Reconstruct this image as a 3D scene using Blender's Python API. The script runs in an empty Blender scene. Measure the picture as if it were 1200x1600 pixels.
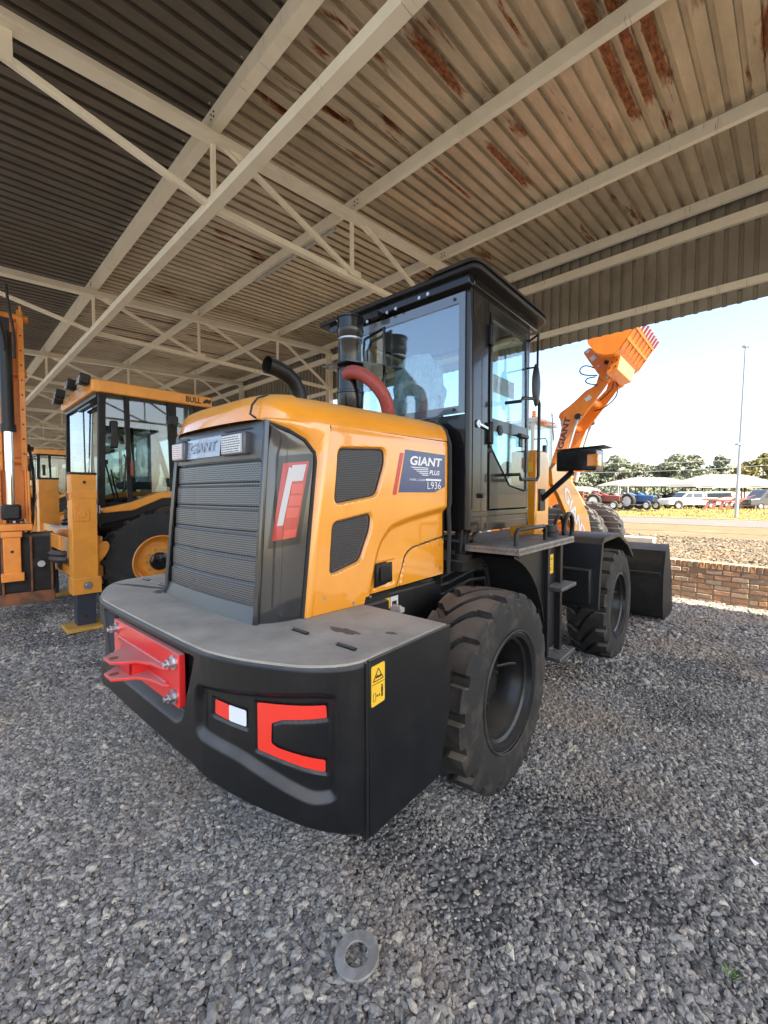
import bpy, math, random
import numpy as np
from mathutils import Vector, Matrix
from math import sin, cos, pi, radians as R
random.seed(7); rng = np.random.default_rng(7)
SC = bpy.context.scene
COL = SC.collection
H = 1.86
YL = R(41.026)          # heading of the big loader (clockwise from +Y)
YB = R(46.24)           # the shed: purlins run 46.24 deg to the left of +Y

# ------------------------------------------------------------------ camera
cam = bpy.data.cameras.new('camera'); camo = bpy.data.objects.new('camera', cam); COL.objects.link(camo)
camo.location = (0, 0, H); camo.rotation_euler = (R(90 - 2.361), 0, 0)
cam.sensor_fit = 'VERTICAL'; cam.sensor_height = 24.0; cam.lens = 666.05 / 1600 * 24
cam.clip_start = 0.05; cam.clip_end = 3000
SC.camera = camo
# ------------------------------------------------------------------ light
SUN_AZ = R(139.0); SUN_EL = R(48)
w = bpy.data.worlds.new("World"); SC.world = w; w.use_nodes = True
nt = w.node_tree; bg = nt.nodes['Background']
sky = nt.nodes.new('ShaderNodeTexSky'); sky.sky_type = 'NISHITA'; sky.sun_disc = False
sky.sun_elevation = SUN_EL; sky.sun_rotation = SUN_AZ
sky.air_density = 1.0; sky.dust_density = 2.2; sky.ozone_density = 0.6
nt.links.new(sky.outputs[0], bg.inputs[0]); bg.inputs[1].default_value = 0.085
sl = bpy.data.lights.new('sun', 'SUN'); sl.energy = 3.3; sl.angle = R(0.5); sl.color = (1, 0.90, 0.76)
so = bpy.data.objects.new('sun', sl); COL.objects.link(so)
sd = Vector((sin(SUN_AZ) * cos(SUN_EL), cos(SUN_AZ) * cos(SUN_EL), sin(SUN_EL)))
so.rotation_euler = sd.to_track_quat('Z', 'Y').to_euler(); so.location = (0, -20, 30)
SC.view_settings.view_transform = 'Standard'; SC.view_settings.look = 'None'
SC.view_settings.gamma = 1; SC.view_settings.use_curve_mapping = False
SC.view_settings.exposure = 2.55
SC.cycles.max_bounces = 10; SC.cycles.diffuse_bounces = 5; SC.cycles.glossy_bounces = 4
SC.cycles.transparent_max_bounces = 12; SC.cycles.transmission_bounces = 6
SC.cycles.sample_clamp_indirect = 6

# ------------------------------------------------------------------ materials
def N(t, typ, **kw):
    n = t.nodes.new(typ)
    for k, v in kw.items(): setattr(n, k, v)
    return n
def mat(name, col, rough=.5, metal=0., coat=0., spec=.5, noise=None, bump=None, dust_hilite=None, col2=None, scale=6., stretch=None, detail=6.):
    """col2 + noise: mix by noise; dust=(colour, amount): dust and painted highlights on upward faces"""
    m = bpy.data.materials.new(name); m.use_nodes = True; t = m.node_tree; b = t.nodes['Principled BSDF']
    b.inputs['Roughness'].default_value = rough; b.inputs['Metallic'].default_value = metal
    b.inputs['Coat Weight'].default_value = coat; b.inputs['Coat IOR'].default_value = 1.7 if coat >= 1 else 1.5; b.inputs['Coat Roughness'].default_value = .04
    b.inputs['Specular IOR Level'].default_value = spec
    tc = N(t, 'ShaderNodeTexCoord'); src = tc.outputs['Object']
    if stretch:
        mp = N(t, 'ShaderNodeMapping'); mp.inputs['Scale'].default_value = stretch
        t.links.new(src, mp.inputs[0]); src = mp.outputs[0]
    last = None
    rgb = N(t, 'ShaderNodeRGB'); rgb.outputs[0].default_value = (*col, 1); last = rgb.outputs[0]
    nz = N(t, 'ShaderNodeTexNoise'); nz.inputs['Scale'].default_value = scale; nz.inputs['Detail'].default_value = detail
    nz.inputs['Roughness'].default_value = .62
    t.links.new(src, nz.inputs['Vector'])
    if col2:
        lo, hi = noise or (.4, .6)
        rp = N(t, 'ShaderNodeMapRange'); rp.inputs[1].default_value = lo; rp.inputs[2].default_value = hi
        t.links.new(nz.outputs[0], rp.inputs[0])
        mx = N(t, 'ShaderNodeMix', data_type='RGBA'); t.links.new(rp.outputs[0], mx.inputs[0])
        t.links.new(last, mx.inputs[6]); mx.inputs[7].default_value = (*col2, 1); last = mx.outputs[2]
    if dust_hilite:
        dc, da = dust_hilite
        ge = N(t, 'ShaderNodeNewGeometry'); sp = N(t, 'ShaderNodeSeparateXYZ'); t.links.new(ge.outputs['Normal'], sp.inputs[0])
        mr = N(t, 'ShaderNodeMapRange'); mr.inputs[1].default_value = .35; mr.inputs[2].default_value = .9; mr.inputs[4].default_value = da
        t.links.new(sp.outputs[2], mr.inputs[0])
        n2 = N(t, 'ShaderNodeTexNoise'); n2.inputs['Scale'].default_value = 5; n2.inputs['Detail'].default_value = 8; t.links.new(tc.outputs['Object'], n2.inputs['Vector'])
        m2 = N(t, 'ShaderNodeMapRange'); m2.inputs[1].default_value = .3; m2.inputs[2].default_value = .6; m2.inputs[3].default_value = .55; t.links.new(n2.outputs[0], m2.inputs[0])
        mu = N(t, 'ShaderNodeMath', operation='MULTIPLY'); t.links.new(mr.outputs[0], mu.inputs[0]); t.links.new(m2.outputs[0], mu.inputs[1])
        ad = N(t, 'ShaderNodeMath', operation='ADD'); ad.inputs[1].default_value = .006; t.links.new(mu.outputs[0], ad.inputs[0])
        mx = N(t, 'ShaderNodeMix', data_type='RGBA'); t.links.new(ad.outputs[0], mx.inputs[0]); t.links.new(last, mx.inputs[6]); mx.inputs[7].default_value = (*dc, 1); last = mx.outputs[2]
        rr = N(t, 'ShaderNodeMapRange'); rr.inputs[3].default_value = rough; rr.inputs[4].default_value = .85; t.links.new(mu.outputs[0], rr.inputs[0]); t.links.new(rr.outputs[0], b.inputs['Roughness'])
        if coat:
            rc = N(t, 'ShaderNodeMapRange'); rc.inputs[2].default_value = .4; rc.inputs[3].default_value = coat; rc.inputs[4].default_value = 0; t.links.new(mu.outputs[0], rc.inputs[0]); t.links.new(rc.outputs[0], b.inputs['Coat Weight'])
    t.links.new(last, b.inputs['Base Color'])
    if bump:
        bs, st, ds = bump
        nb = N(t, 'ShaderNodeTexNoise'); nb.inputs['Scale'].default_value = bs; nb.inputs['Detail'].default_value = 5; t.links.new(src, nb.inputs['Vector'])
        bp = N(t, 'ShaderNodeBump'); bp.inputs['Strength'].default_value = st; bp.inputs['Distance'].default_value = ds
        t.links.new(nb.outputs[0], bp.inputs['Height']); t.links.new(bp.outputs[0], b.inputs['Normal'])
    return m
DUST = (.33, .29, .23)
M = {}
M['orange'] = mat('orange_paint', (.87, .335, .018), .26, coat=1.0, col2=(.81, .30, .015), scale=2, dust_hilite=((.50, .33, .14), .75))
M['orange2'] = mat('orange_red_paint', (.86, .25, .015), .35, coat=.35, col2=(.78, .21, .02), scale=3, dust_hilite=((.5, .35, .2), .3))
M['bull'] = mat('amber_paint', (.80, .31, .035), .4, coat=.2, col2=(.70, .27, .035), scale=5, dust_hilite=((.5, .38, .22), .5))
M['black'] = mat('gloss_black_paint', (.008, .008, .009), .22, coat=.4, spec=.35, dust_hilite=(DUST, .25))
M['satin'] = mat('satin_black_plastic', (.009, .0095, .011), .40, spec=.35, bump=(90, .05, .002), dust_hilite=(DUST, .22))
M['bumper'] = mat('moulded_black_panel', (.005, .006, .008), .36, spec=.35, col2=(.016, .016, .017), noise=(.5, .8), scale=5, bump=(70, .06, .002), dust_hilite=((.19, .185, .175), .6))  # upward grey is dust plus the light that ledges catch, painted in
M['matte'] = mat('dull_black_steel', (.011, .0105, .010), .6, spec=.3, col2=(.022, .019, .017), noise=(.45, .7), dust_hilite=(DUST, .4))
M['cover'] = mat('dusty_cover_plate', (.43, .39, .325), .85, col2=(.27, .245, .205), noise=(.35, .7), scale=3, bump=(40, .15, .003))
M['patch'] = mat('rinsed_dark_patch', (.11, .10, .09), .65)
M['surround'] = mat('dark_gunmetal_gloss', (.028, .029, .032), .16, metal=.25, coat=.9, dust_hilite=(DUST, .3))
M['gunmetal'] = mat('gunmetal_panel', (.11, .113, .12), .35, metal=.6, dust_hilite=(DUST, .4))
M['rubber'] = mat('tyre_rubber', (.022, .021, .020), .74, spec=.3, col2=(.085, .070, .055), noise=(.50, .80), scale=6, bump=(60, .25, .004), dust_hilite=((.20, .165, .125), .75))
M['rubber2'] = mat('clean_rubber', (.030, .030, .030), .75, spec=.3, col2=(.06, .054, .048), noise=(.5, .8), dust_hilite=((.20, .17, .14), .5))
M['rim'] = mat('black_rim_paint', (.008, .008, .009), .35, coat=.15, spec=.35, dust_hilite=(DUST, .12))
M['red'] = mat('red_bracket_paint', (.70, .022, .022), .35, coat=.3, dust_hilite=((.42, .28, .25), .75))
M['redrefl'] = mat('red_reflective_tape', (.85, .035, .02), .3, spec=.6)
M['whiterefl'] = mat('white_reflective_tape', (.72, .76, .80), .3)
M['steel'] = mat('zinc_bolt_steel', (.62, .63, .65), .33, metal=.9, col2=(.45, .45, .47))
M['chrome'] = mat('chrome_rod', (.8, .82, .85), .12, metal=1.)
M['hose'] = mat('red_rubber_hose', (.36, .065, .05), .5, dust_hilite=(DUST, .3))
M['white'] = mat('white_paint', (.66, .66, .64), .45)
M['print_white'] = mat('white_print', (.82, .84, .88), .4)
M['navy'] = mat('navy_decal_film', (.022, .045, .16), .25, coat=.5)
M['redtape'] = mat('red_decal_stripe', (.55, .03, .04), .3, coat=.4)
M['yellow'] = mat('yellow_warning_film', (.82, .50, .03), .4)
M['print_black'] = mat('black_print', (.015, .014, .013), .5)
M['lens_red'] = mat('red_lamp_lens', (.40, .010, .010), .18, coat=.25)
M['lens_red2'] = mat('red_lamp_segment', (.52, .045, .035), .2, coat=.25)
M['lens_clear'] = mat('clear_lamp_lens', (.45, .44, .45), .18, coat=.3, bump=(120, .4, .003))
M['lens_amber'] = mat('amber_lamp_lens', (.85, .26, .03), .12, coat=1.)
M['seat'] = mat('seat_fabric', (.03, .035, .04), .8)
M['steelbeam'] = mat('cream_painted_steel', (.80, .75, .62), .5, col2=(.72, .66, .53), noise=(.4, .75), scale=3, bump=(25, .06, .004))
def strokes(m):
    t = m.node_tree; b = t.nodes['Principled BSDF']; src = b.inputs['Base Color'].links[0].from_socket
    tc = N(t, 'ShaderNodeTexCoord')
    def ns(scl, st, lo, hi):
        mp = N(t, 'ShaderNodeMapping'); mp.inputs['Scale'].default_value = st; t.links.new(tc.outputs['Object'], mp.inputs[0])
        n = N(t, 'ShaderNodeTexNoise'); n.inputs['Scale'].default_value = scl; n.inputs['Detail'].default_value = 2; t.links.new(mp.outputs[0], n.inputs['Vector'])
        r = N(t, 'ShaderNodeMapRange'); r.inputs[1].default_value = lo; r.inputs[2].default_value = hi; t.links.new(n.outputs[0], r.inputs[0]); return r.outputs[0]
    a = ns(55, (.02, 1, .05), .665, .70); c = ns(3.0, (1, 1, 1), .50, .60)
    mu = N(t, 'ShaderNodeMath', operation='MULTIPLY'); t.links.new(a, mu.inputs[0]); t.links.new(c, mu.inputs[1])
    m2 = N(t, 'ShaderNodeMath', operation='MULTIPLY'); t.links.new(mu.outputs[0], m2.inputs[0]); m2.inputs[1].default_value = .6
    mx = N(t, 'ShaderNodeMix', data_type='RGBA'); t.links.new(m2.outputs[0], mx.inputs[0]); t.links.new(src, mx.inputs[6]); mx.inputs[7].default_value = (.16, .12, .08, 1)
    t.links.new(mx.outputs[2], b.inputs['Base Color']); return m
strokes(M['steelbeam'])
M['treadplate'] = mat('chequer_plate', (.20, .19, .17), .42, metal=.5, col2=(.30, .28, .25), scale=9)
M['rust'] = mat('rust_steel', (.22, .08, .03), .85, col2=(.10, .05, .03))
M['wood'] = mat('yellow_pad_paint', (.55, .30, .05), .6, col2=(.42, .24, .06), scale=8)
M['concrete'] = mat('concrete', (.50, .44, .34), .85, col2=(.34, .30, .24), noise=(.35, .7), scale=4, bump=(30, .4, .01))
M['mortar'] = mat('mortar', (.33, .26, .19), .95, bump=(60, .5, .006))
M['galv'] = mat('galvanised_pole', (.42, .42, .42), .5, metal=.5)
M['wire'] = mat('overhead_wire', (.12, .12, .13), .6)
M['carpet'] = mat('canopy_cloth', (.24, .225, .195), .8)
M['blue'] = mat('blue_tractor_paint', (.05, .12, .30), .5)
M['redimp'] = mat('red_implement_paint', (.30, .065, .045), .6, col2=(.22, .07, .05))
M['rimwhite'] = mat('white_rim', (.75, .75, .73), .4)
M['darkglass'] = mat('dark_window', (.03, .04, .045), .08, spec=.8)
M['dirtlot'] = None
M['khaki'] = mat('tan_wall', (.45, .38, .28), .9, col2=(.38, .32, .24))
M['bark'] = mat('bark', (.12, .085, .055), .9)

def glass(name, tint, refl=.06):
    m = bpy.data.materials.new(name); m.use_nodes = True; t = m.node_tree; t.nodes.clear()
    o = N(t, 'ShaderNodeOutputMaterial'); tr = N(t, 'ShaderNodeBsdfTransparent'); tr.inputs[0].default_value = (*tint, 1)
    g = N(t, 'ShaderNodeBsdfGlossy'); g.inputs['Roughness'].default_value = .02; g.inputs[0].default_value = (.95, .97, 1, 1)
    f = N(t, 'ShaderNodeFresnel'); gb = N(t, 'ShaderNodeNewGeometry'); ir = N(t, 'ShaderNodeMapRange'); ir.inputs[3].default_value = 1.5; ir.inputs[4].default_value = 1 / 1.5; t.links.new(gb.outputs['Backfacing'], ir.inputs[0]); t.links.new(ir.outputs[0], f.inputs[0])
    ad = N(t, 'ShaderNodeMath', operation='ADD'); ad.inputs[1].default_value = refl; t.links.new(f.outputs[0], ad.inputs[0])
    mx = N(t, 'ShaderNodeMixShader'); t.links.new(ad.outputs[0], mx.inputs[0]); t.links.new(tr.outputs[0], mx.inputs[1]); t.links.new(g.outputs[0], mx.inputs[2])
    t.links.new(mx.outputs[0], o.inputs[0]); return m
M['glass'] = glass('cab_glass', (.87, .95, .955), .04)
M['rearglass'] = glass('rear_window_glass', (.85, .94, .95), .14)
M['tintglass'] = glass('tinted_cab_glass', (.62, .68, .68), .03)
M['plastic'] = None
def film(name):
    m = bpy.data.materials.new(name); m.use_nodes = True; t = m.node_tree; b = t.nodes['Principled BSDF']
    b.inputs['Base Color'].default_value = (.74, .84, .87, 1); b.inputs['Roughness'].default_value = .2; b.inputs['Alpha'].default_value = .8
    nb = N(t, 'ShaderNodeTexNoise'); nb.inputs['Scale'].default_value = 9; nb.inputs['Distortion'].default_value = 2
    bp = N(t, 'ShaderNodeBump'); bp.inputs['Strength'].default_value = 1; bp.inputs['Distance'].default_value = .05
    t.links.new(nb.outputs[0], bp.inputs['Height']); t.links.new(bp.outputs[0], b.inputs['Normal']); return m
M['plastic'] = film('clear_plastic_wrap')

def perforated(name, metalcol, sc, r=.3):
    """punched sheet: round holes in a staggered pattern (fine relief of the sheet)"""
    m = bpy.data.materials.new(name); m.use_nodes = True; t = m.node_tree; b = t.nodes['Principled BSDF']
    b.inputs['Metallic'].default_value = .6; b.inputs['Roughness'].default_value = .38
    tc = N(t, 'ShaderNodeUVMap'); sp = N(t, 'ShaderNodeSeparateXYZ'); t.links.new(tc.outputs[0], sp.inputs[0])
    def mth(op, a, bb=None):
        n = N(t, 'ShaderNodeMath', operation=op)
        for i, x in enumerate((a, bb)):
            if x is None: continue
            if isinstance(x, (int, float)): n.inputs[i].default_value = x
            else: t.links.new(x, n.inputs[i])
        return n.outputs[0]
    u = mth('MULTIPLY', sp.outputs[0], sc); v = mth('MULTIPLY', sp.outputs[1], sc * 1.1547)
    row = mth('FLOOR', v); odd = mth('MULTIPLY', mth('MODULO', mth('ABSOLUTE', row), 2), .5)
    fu = mth('SUBTRACT', mth('FRACT', mth('ADD', u, odd)), .5); fv = mth('MULTIPLY', mth('SUBTRACT', mth('FRACT', v), .5), .866)
    d = mth('SQRT', mth('ADD', mth('MULTIPLY', fu, fu), mth('MULTIPLY', fv, fv)))
    mr = N(t, 'ShaderNodeMapRange'); mr.inputs[1].default_value = r - .05; mr.inputs[2].default_value = r + .05; t.links.new(d, mr.inputs[0])
    tr = N(t, 'ShaderNodeBsdfTransparent'); mx = N(t, 'ShaderNodeMixShader')
    b.inputs['Base Color'].default_value = (*metalcol, 1)
    t.links.new(mr.outputs[0], mx.inputs[0]); t.links.new(tr.outputs[0], mx.inputs[1]); t.links.new(b.outputs[0], mx.inputs[2])
    t.links.new(mx.outputs[0], t.nodes['Material Output'].inputs[0]); return m
M['perf'] = perforated('punched_grille_sheet', (.20, .20, .203), 75, .30)
M['perf2'] = perforated('fine_vent_mesh', (.085, .085, .09), 85, .31)

STREAKS = [(2.75, 4.15, 2.60, .052), (3.65, 5.80, 1.40, .050), (3.65, 5.72, 1.2285, .052), (3.65, 5.55, 1.057, .050), (4.40, 6.0, 2.772, .048), (4.35, 5.1, 2.43, .05), (3.2, 4.1, 1.915, .018), (4.3, 5.6, 3.46, .022), (2.6, 5.2, 12.35, .05), (3.0, 7.3, 12.86, .06), (4.4, 7.6, 11.66, .05), (2.4, 4.4, 11.15, .05), (6.5, 7.2, 5.34, .05), (2.2, 3.2, 4.1, .03), (2.3, 2.9, 3.29, .03), (4.3, 4.9, .70, .05)]
def roofmat(name, base, dark, rustamt, seed, streaks=False):
    m = bpy.data.materials.new(name); m.use_nodes = True; t = m.node_tree; b = t.nodes['Principled BSDF']
    b.inputs['Roughness'].default_value = .42; b.inputs['Metallic'].default_value = .5
    ge = N(t, 'ShaderNodeNewGeometry')
    mp = N(t, 'ShaderNodeMapping', vector_type='POINT'); mp.inputs['Rotation'].default_value = (0, 0, -YB) ; mp.inputs['Location'].default_value = (seed, 0, 0)
    t.links.new(ge.outputs['Position'], mp.inputs[0])
    def noise(sc, st, lo, hi, det=6, dist=0):
        m2 = N(t, 'ShaderNodeMapping'); m2.inputs['Scale'].default_value = st; t.links.new(mp.outputs[0], m2.inputs[0])
        n = N(t, 'ShaderNodeTexNoise'); n.inputs['Scale'].default_value = sc; n.inputs['Detail'].default_value = det; n.inputs['Roughness'].default_value = .65; n.inputs['Distortion'].default_value = dist
        t.links.new(m2.outputs[0], n.inputs['Vector'])
        r = N(t, 'ShaderNodeMapRange'); r.inputs[1].default_value = lo; r.inputs[2].default_value = hi; t.links.new(n.outputs[0], r.inputs[0]); return r.outputs[0]
    def mix(f, a, c):
        x = N(t, 'ShaderNodeMix', data_type='RGBA'); t.links.new(f, x.inputs[0])
        for i, s in ((6, a), (7, c)):
            if isinstance(s, tuple): x.inputs[i].default_value = (*s, 1)
            else: t.links.new(s, x.inputs[i])
        return x.outputs[2]
    c = mix(noise(2.2, (.5, 1.6, 1), .35, .68), base, dark)
    c = mix(noise(30, (.15, 1, 1), .5, .85), c, tuple(k * .72 for k in base))
    oi = N(t, 'ShaderNodeObjectInfo'); rr = N(t, 'ShaderNodeMapRange'); rr.inputs[3].default_value = .0; rr.inputs[4].default_value = .3; t.links.new(oi.outputs['Random'], rr.inputs[0])
    c = mix(rr.outputs[0], c, dark)
    if rustamt > 0:
        f = noise(1.5, (.38, 2.6, 1), .70 - rustamt, .745 - rustamt, 9, .3)
        c2 = mix(noise(22, (.6, 1.4, 1), .38, .62), (.10, .030, .012), (.30, .115, .038))
        c = mix(f, c, c2)
        if streaks:
            def mth(op, a, b2=None, c3=None):
                n = N(t, 'ShaderNodeMath', operation=op)
                for i, x in enumerate((a, b2, c3)):
                    if x is None: continue
                    if isinstance(x, (int, float)): n.inputs[i].default_value = x
                    else: t.links.new(x, n.inputs[i])
                return n.outputs[0]
            sp = N(t, 'ShaderNodeSeparateXYZ'); t.links.new(mp.outputs[0], sp.inputs[0]); X_ = mth('SUBTRACT', sp.outputs[0], float(seed)); Y_ = sp.outputs[1]
            w1 = noise(7, (.6, 2.2, 1), 0, 1, 10, .6); tot = None
            for x0, x1, yc, hw in STREAKS:
                dy = mth('SUBTRACT', 1.0, mth('DIVIDE', mth('ABSOLUTE', mth('SUBTRACT', Y_, yc)), hw * 1.35))
                dx = mth('MINIMUM', mth('MULTIPLY', mth('MINIMUM', mth('SUBTRACT', X_, x0), mth('SUBTRACT', x1, X_)), 2.2), 1.0)
                m_ = mth('MINIMUM', mth('MULTIPLY', dy, 2.0), dx); tot = m_ if tot is None else mth('MAXIMUM', tot, m_)
            r_ = N(t, 'ShaderNodeMapRange'); r_.inputs[1].default_value = .40; r_.inputs[2].default_value = .60; t.links.new(mth('ADD', mth('MULTIPLY', tot, .55), mth('SUBTRACT', w1, .30)), r_.inputs[0])
            c = mix(r_.outputs[0], c, c2)
    t.links.new(c, b.inputs['Base Color'])
    nb = N(t, 'ShaderNodeTexNoise'); nb.inputs['Scale'].default_value = 35; t.links.new(mp.outputs[0], nb.inputs['Vector'])
    bp = N(t, 'ShaderNodeBump'); bp.inputs['Strength'].default_value = .2; bp.inputs['Distance'].default_value = .004; t.links.new(nb.outputs[0], bp.inputs['Height']); t.links.new(bp.outputs[0], b.inputs['Normal'])
    return m
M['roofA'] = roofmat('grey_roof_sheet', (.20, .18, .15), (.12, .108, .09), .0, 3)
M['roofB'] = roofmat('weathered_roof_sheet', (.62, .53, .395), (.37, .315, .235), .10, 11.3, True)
M['fascia'] = roofmat('fascia_sheet', (.34, .31, .255), (.24, .22, .18), 0, 5)

# ------------------------------------------------------------------ mesh helpers
class MB:
    def __init__(s): s.v = []; s.f = []; s.uv = {}
    def add(s, vs, fs):
        o = len(s.v); s.v += [tuple(p) for p in vs]; s.f += [tuple(i + o for i in f) for f in fs]; return s
    def box(s, c, d, rot=None):
        hx, hy, hz = d[0] / 2, d[1] / 2, d[2] / 2
        vs = [Vector((x * hx, y * hy, z * hz)) for z in (-1, 1) for y in (-1, 1) for x in (-1, 1)]
        if rot is not None: vs = [rot @ p for p in vs]
        c = Vector(c)
        return s.add([p + c for p in vs], [(0, 2, 3, 1), (4, 5, 7, 6), (0, 1, 5, 4), (2, 6, 7, 3), (0, 4, 6, 2), (1, 3, 7, 5)])
    def b2(s, x0, x1, y0, y1, z0, z1): return s.box(((x0 + x1) / 2, (y0 + y1) / 2, (z0 + z1) / 2), (abs(x1 - x0), abs(y1 - y0), abs(z1 - z0)))
    def prism(s, poly, a, b, ax='x'):
        """poly: 2d points; ax x: (y,z), ax y: (x,z), ax z: (x,y)"""
        def P(p, h): return {'x': (h, p[0], p[1]), 'y': (p[0], h, p[1]), 'z': (p[0], p[1], h)}[ax]
        n = len(poly); vs = [P(p, a) for p in poly] + [P(p, b) for p in poly]
        fs = [tuple(range(n))[::-1], tuple(range(n, 2 * n))] + [(i, (i + 1) % n, n + (i + 1) % n, n + i) for i in range(n)]
        return s.add(vs, fs)
    def loft(s, rings, caps=True, closed=True):
        n = len(rings[0]); o = []
        vs = [p for r in rings for p in r]; fs = []
        for k in range(len(rings) - 1):
            for i in range(n if closed else n - 1):
                j = (i + 1) % n; fs.append((k * n + i, k * n + j, (k + 1) * n + j, (k + 1) * n + i))
        if caps and closed: fs += [tuple(range(n))[::-1], tuple(range((len(rings) - 1) * n, len(rings) * n))]
        return s.add(vs, fs)
    def tube(s, pts, r, n=10, caps=True):
        pts = [Vector(p) for p in pts]; rr = r if isinstance(r, (list, tuple)) else [r] * len(pts)
        t0 = (pts[1] - pts[0]).normalized(); up = Vector((0, 0, 1)) if abs(t0.z) < .9 else Vector((1, 0, 0))
        a = t0.cross(up).normalized(); rings = []
        for i, p in enumerate(pts):
            t = (pts[min(i + 1, len(pts) - 1)] - pts[max(i - 1, 0)]).normalized()
            a = (a - t * a.dot(t)).normalized(); b = t.cross(a)
            rings.append([p + (a * cos(2 * pi * k / n) + b * sin(2 * pi * k / n)) * rr[i] for k in range(n)])
        return s.loft(rings, caps)
    def cyl(s, p0, p1, r, r2=None, n=20): return s.tube([p0, p1], [r, r if r2 is None else r2], n)
    def lathe(s, prof, c, axis='x', n=32):
        """prof: (radius, along axis)"""
        rings = []
        for r, h in prof:
            ring = []
            for k in range(n):
                a = 2 * pi * k / n; p = (h, r * cos(a), r * sin(a)) if axis == 'x' else ((r * cos(a), r * sin(a), h) if axis == 'z' else (r * cos(a), h, r * sin(a)))
                ring.append((p[0] + c[0], p[1] + c[1], p[2] + c[2]))
            rings.append(ring)
        if prof[0][0] < .01 or prof[-1][0] < .01 or prof[0][0] == prof[-1][0] == -1: return s.loft(rings)
        return s.loft(rings, caps=False)
    def grid(s, fn, nu, nv, uvscale=None):
        vs = [fn(i / nu, j / nv) for j in range(nv + 1) for i in range(nu + 1)]
        fs = [(j * (nu + 1) + i, j * (nu + 1) + i + 1, (j + 1) * (nu + 1) + i + 1, (j + 1) * (nu + 1) + i) for j in range(nv) for i in range(nu)]
        return s.add(vs, fs)
    def bar(s, p0, p1, wd, ht, up=(0, 0, 1)):
        """rectangular bar from p0 to p1; wd sideways, ht along up"""
        p0, p1 = Vector(p0), Vector(p1); t = (p1 - p0).normalized(); u = Vector(up); sd = t.cross(u).normalized(); u = sd.cross(t).normalized()
        vs = [p + sd * x * wd / 2 + u * z * ht / 2 for p in (p0, p1) for x, z in ((-1, -1), (1, -1), (1, 1), (-1, 1))]
        return s.add(vs, [(3, 2, 1, 0), (4, 5, 6, 7), (0, 1, 5, 4), (1, 2, 6, 5), (2, 3, 7, 6), (3, 0, 4, 7)])
    def mesh(s, name, smooth=.6, uv=None):
        me = bpy.data.meshes.new(name); me.from_pydata([tuple(p) for p in s.v], [], s.f)
        me.validate(clean_customdata=False)
        if uv:
            l = me.uv_layers.new(name='UVMap')
            co = np.empty(len(me.vertices) * 3); me.vertices.foreach_get('co', co); co = co.reshape(-1, 3)
            idx = np.empty(len(me.loops), int); me.loops.foreach_get('vertex_index', idx)
            q = co[idx]; l.data.foreach_set('uv', np.ascontiguousarray(q[:, list(uv)]).ravel())
        if smooth:
            me.polygons.foreach_set('use_smooth', [True] * len(me.polygons)); me.set_sharp_from_angle(angle=smooth)
        return me
def recalc(me):
    import bmesh
    bm = bmesh.new(); bm.from_mesh(me); bmesh.ops.recalc_face_normals(bm, faces=bm.faces); bm.to_mesh(me); bm.free()
def obj(name, mb, m, parent=None, bevel=0, smooth=.6, uv=None, loc=None, seg=2, fix=True):
    me = mb.mesh(name, None, uv) if isinstance(mb, MB) else mb
    if isinstance(mb, MB):
        if fix: recalc(me)
        if smooth: me.polygons.foreach_set('use_smooth', [True] * len(me.polygons)); me.set_sharp_from_angle(angle=smooth)
        me.materials.append(M[m] if isinstance(m, str) else m)
    o = bpy.data.objects.new(name, me); COL.objects.link(o)
    if parent: o.parent = parent
    if loc: o.location = loc
    if bevel:
        b = o.modifiers.new('bevel', 'BEVEL'); b.width = bevel; b.segments = seg; b.limit_method = 'ANGLE'; b.angle_limit = R(35)
    return o
def tag(o, label=None, cat=None, group=None, kind=None):
    for k, v in (('label', label), ('category', cat), ('group', group), ('kind', kind)):
        if v: o[k] = v
    return o
def thing(name, label, cat, loc, rz=0, group=None):
    o = bpy.data.objects.new(name, None); COL.objects.link(o); o.location = loc; o.rotation_euler = (0, 0, rz); o.empty_display_size = .2
    return tag(o, label, cat, group)
def copy_tree(o, parent=None):
    c = o.copy(); COL.objects.link(c)
    if parent is not None: c.parent = parent
    for ch in list(o.children): copy_tree(ch, c)
    return c
def WB(X, Y, Z=0):   # shed frame -> world
    return Vector((cos(YB) * X - sin(YB) * Y, sin(YB) * X + cos(YB) * Y, Z))
def arc(c, r, a0, a1, n, plane='yz', k=0):
    out = []
    for i in range(n + 1):
        a = R(a0 + (a1 - a0) * i / n); p, q = c[0] + r * cos(a), c[1] + r * sin(a)
        out.append({'yz': (k, p, q), 'xz': (p, k, q), 'xy': (p, q, k)}[plane])
    return out
def rounded(poly, r, n=4):
    """round the corners of a 2d polygon"""
    out = []; L_ = len(poly)
    for i in range(L_):
        p = Vector(poly[i]); a = Vector(poly[i - 1]) - p; b = Vector(poly[(i + 1) % L_]) - p
        q = min(r, a.length * .45, b.length * .45); A = p + a.normalized() * q; B = p + b.normalized() * q
        for k in range(n + 1):
            t = k / n; out.append(tuple(A * (1 - t) ** 2 + p * 2 * t * (1 - t) + B * t * t))
    return out
_txt = {}
def text_geo(s, bold=0., shear=0.):
    key = (s, bold, shear)
    if key in _txt: return _txt[key]
    c = bpy.data.curves.new('t', 'FONT'); c.body = s; c.offset = bold; c.shear = shear; c.resolution_u = 3; c.size = 1
    o = bpy.data.objects.new('t', c); COL.objects.link(o)
    dg = bpy.context.evaluated_depsgraph_get(); me = bpy.data.meshes.new_from_object(o.evaluated_get(dg))
    v = np.array([x.co[:2] for x in me.vertices]); f = [tuple(p.vertices) for p in me.polygons]
    bpy.data.objects.remove(o); bpy.data.curves.remove(c); bpy.data.meshes.remove(me)
    v = (v - v.min(0)) / (v.max(0) - v.min(0)); _txt[key] = (v, f); return _txt[key]
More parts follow.
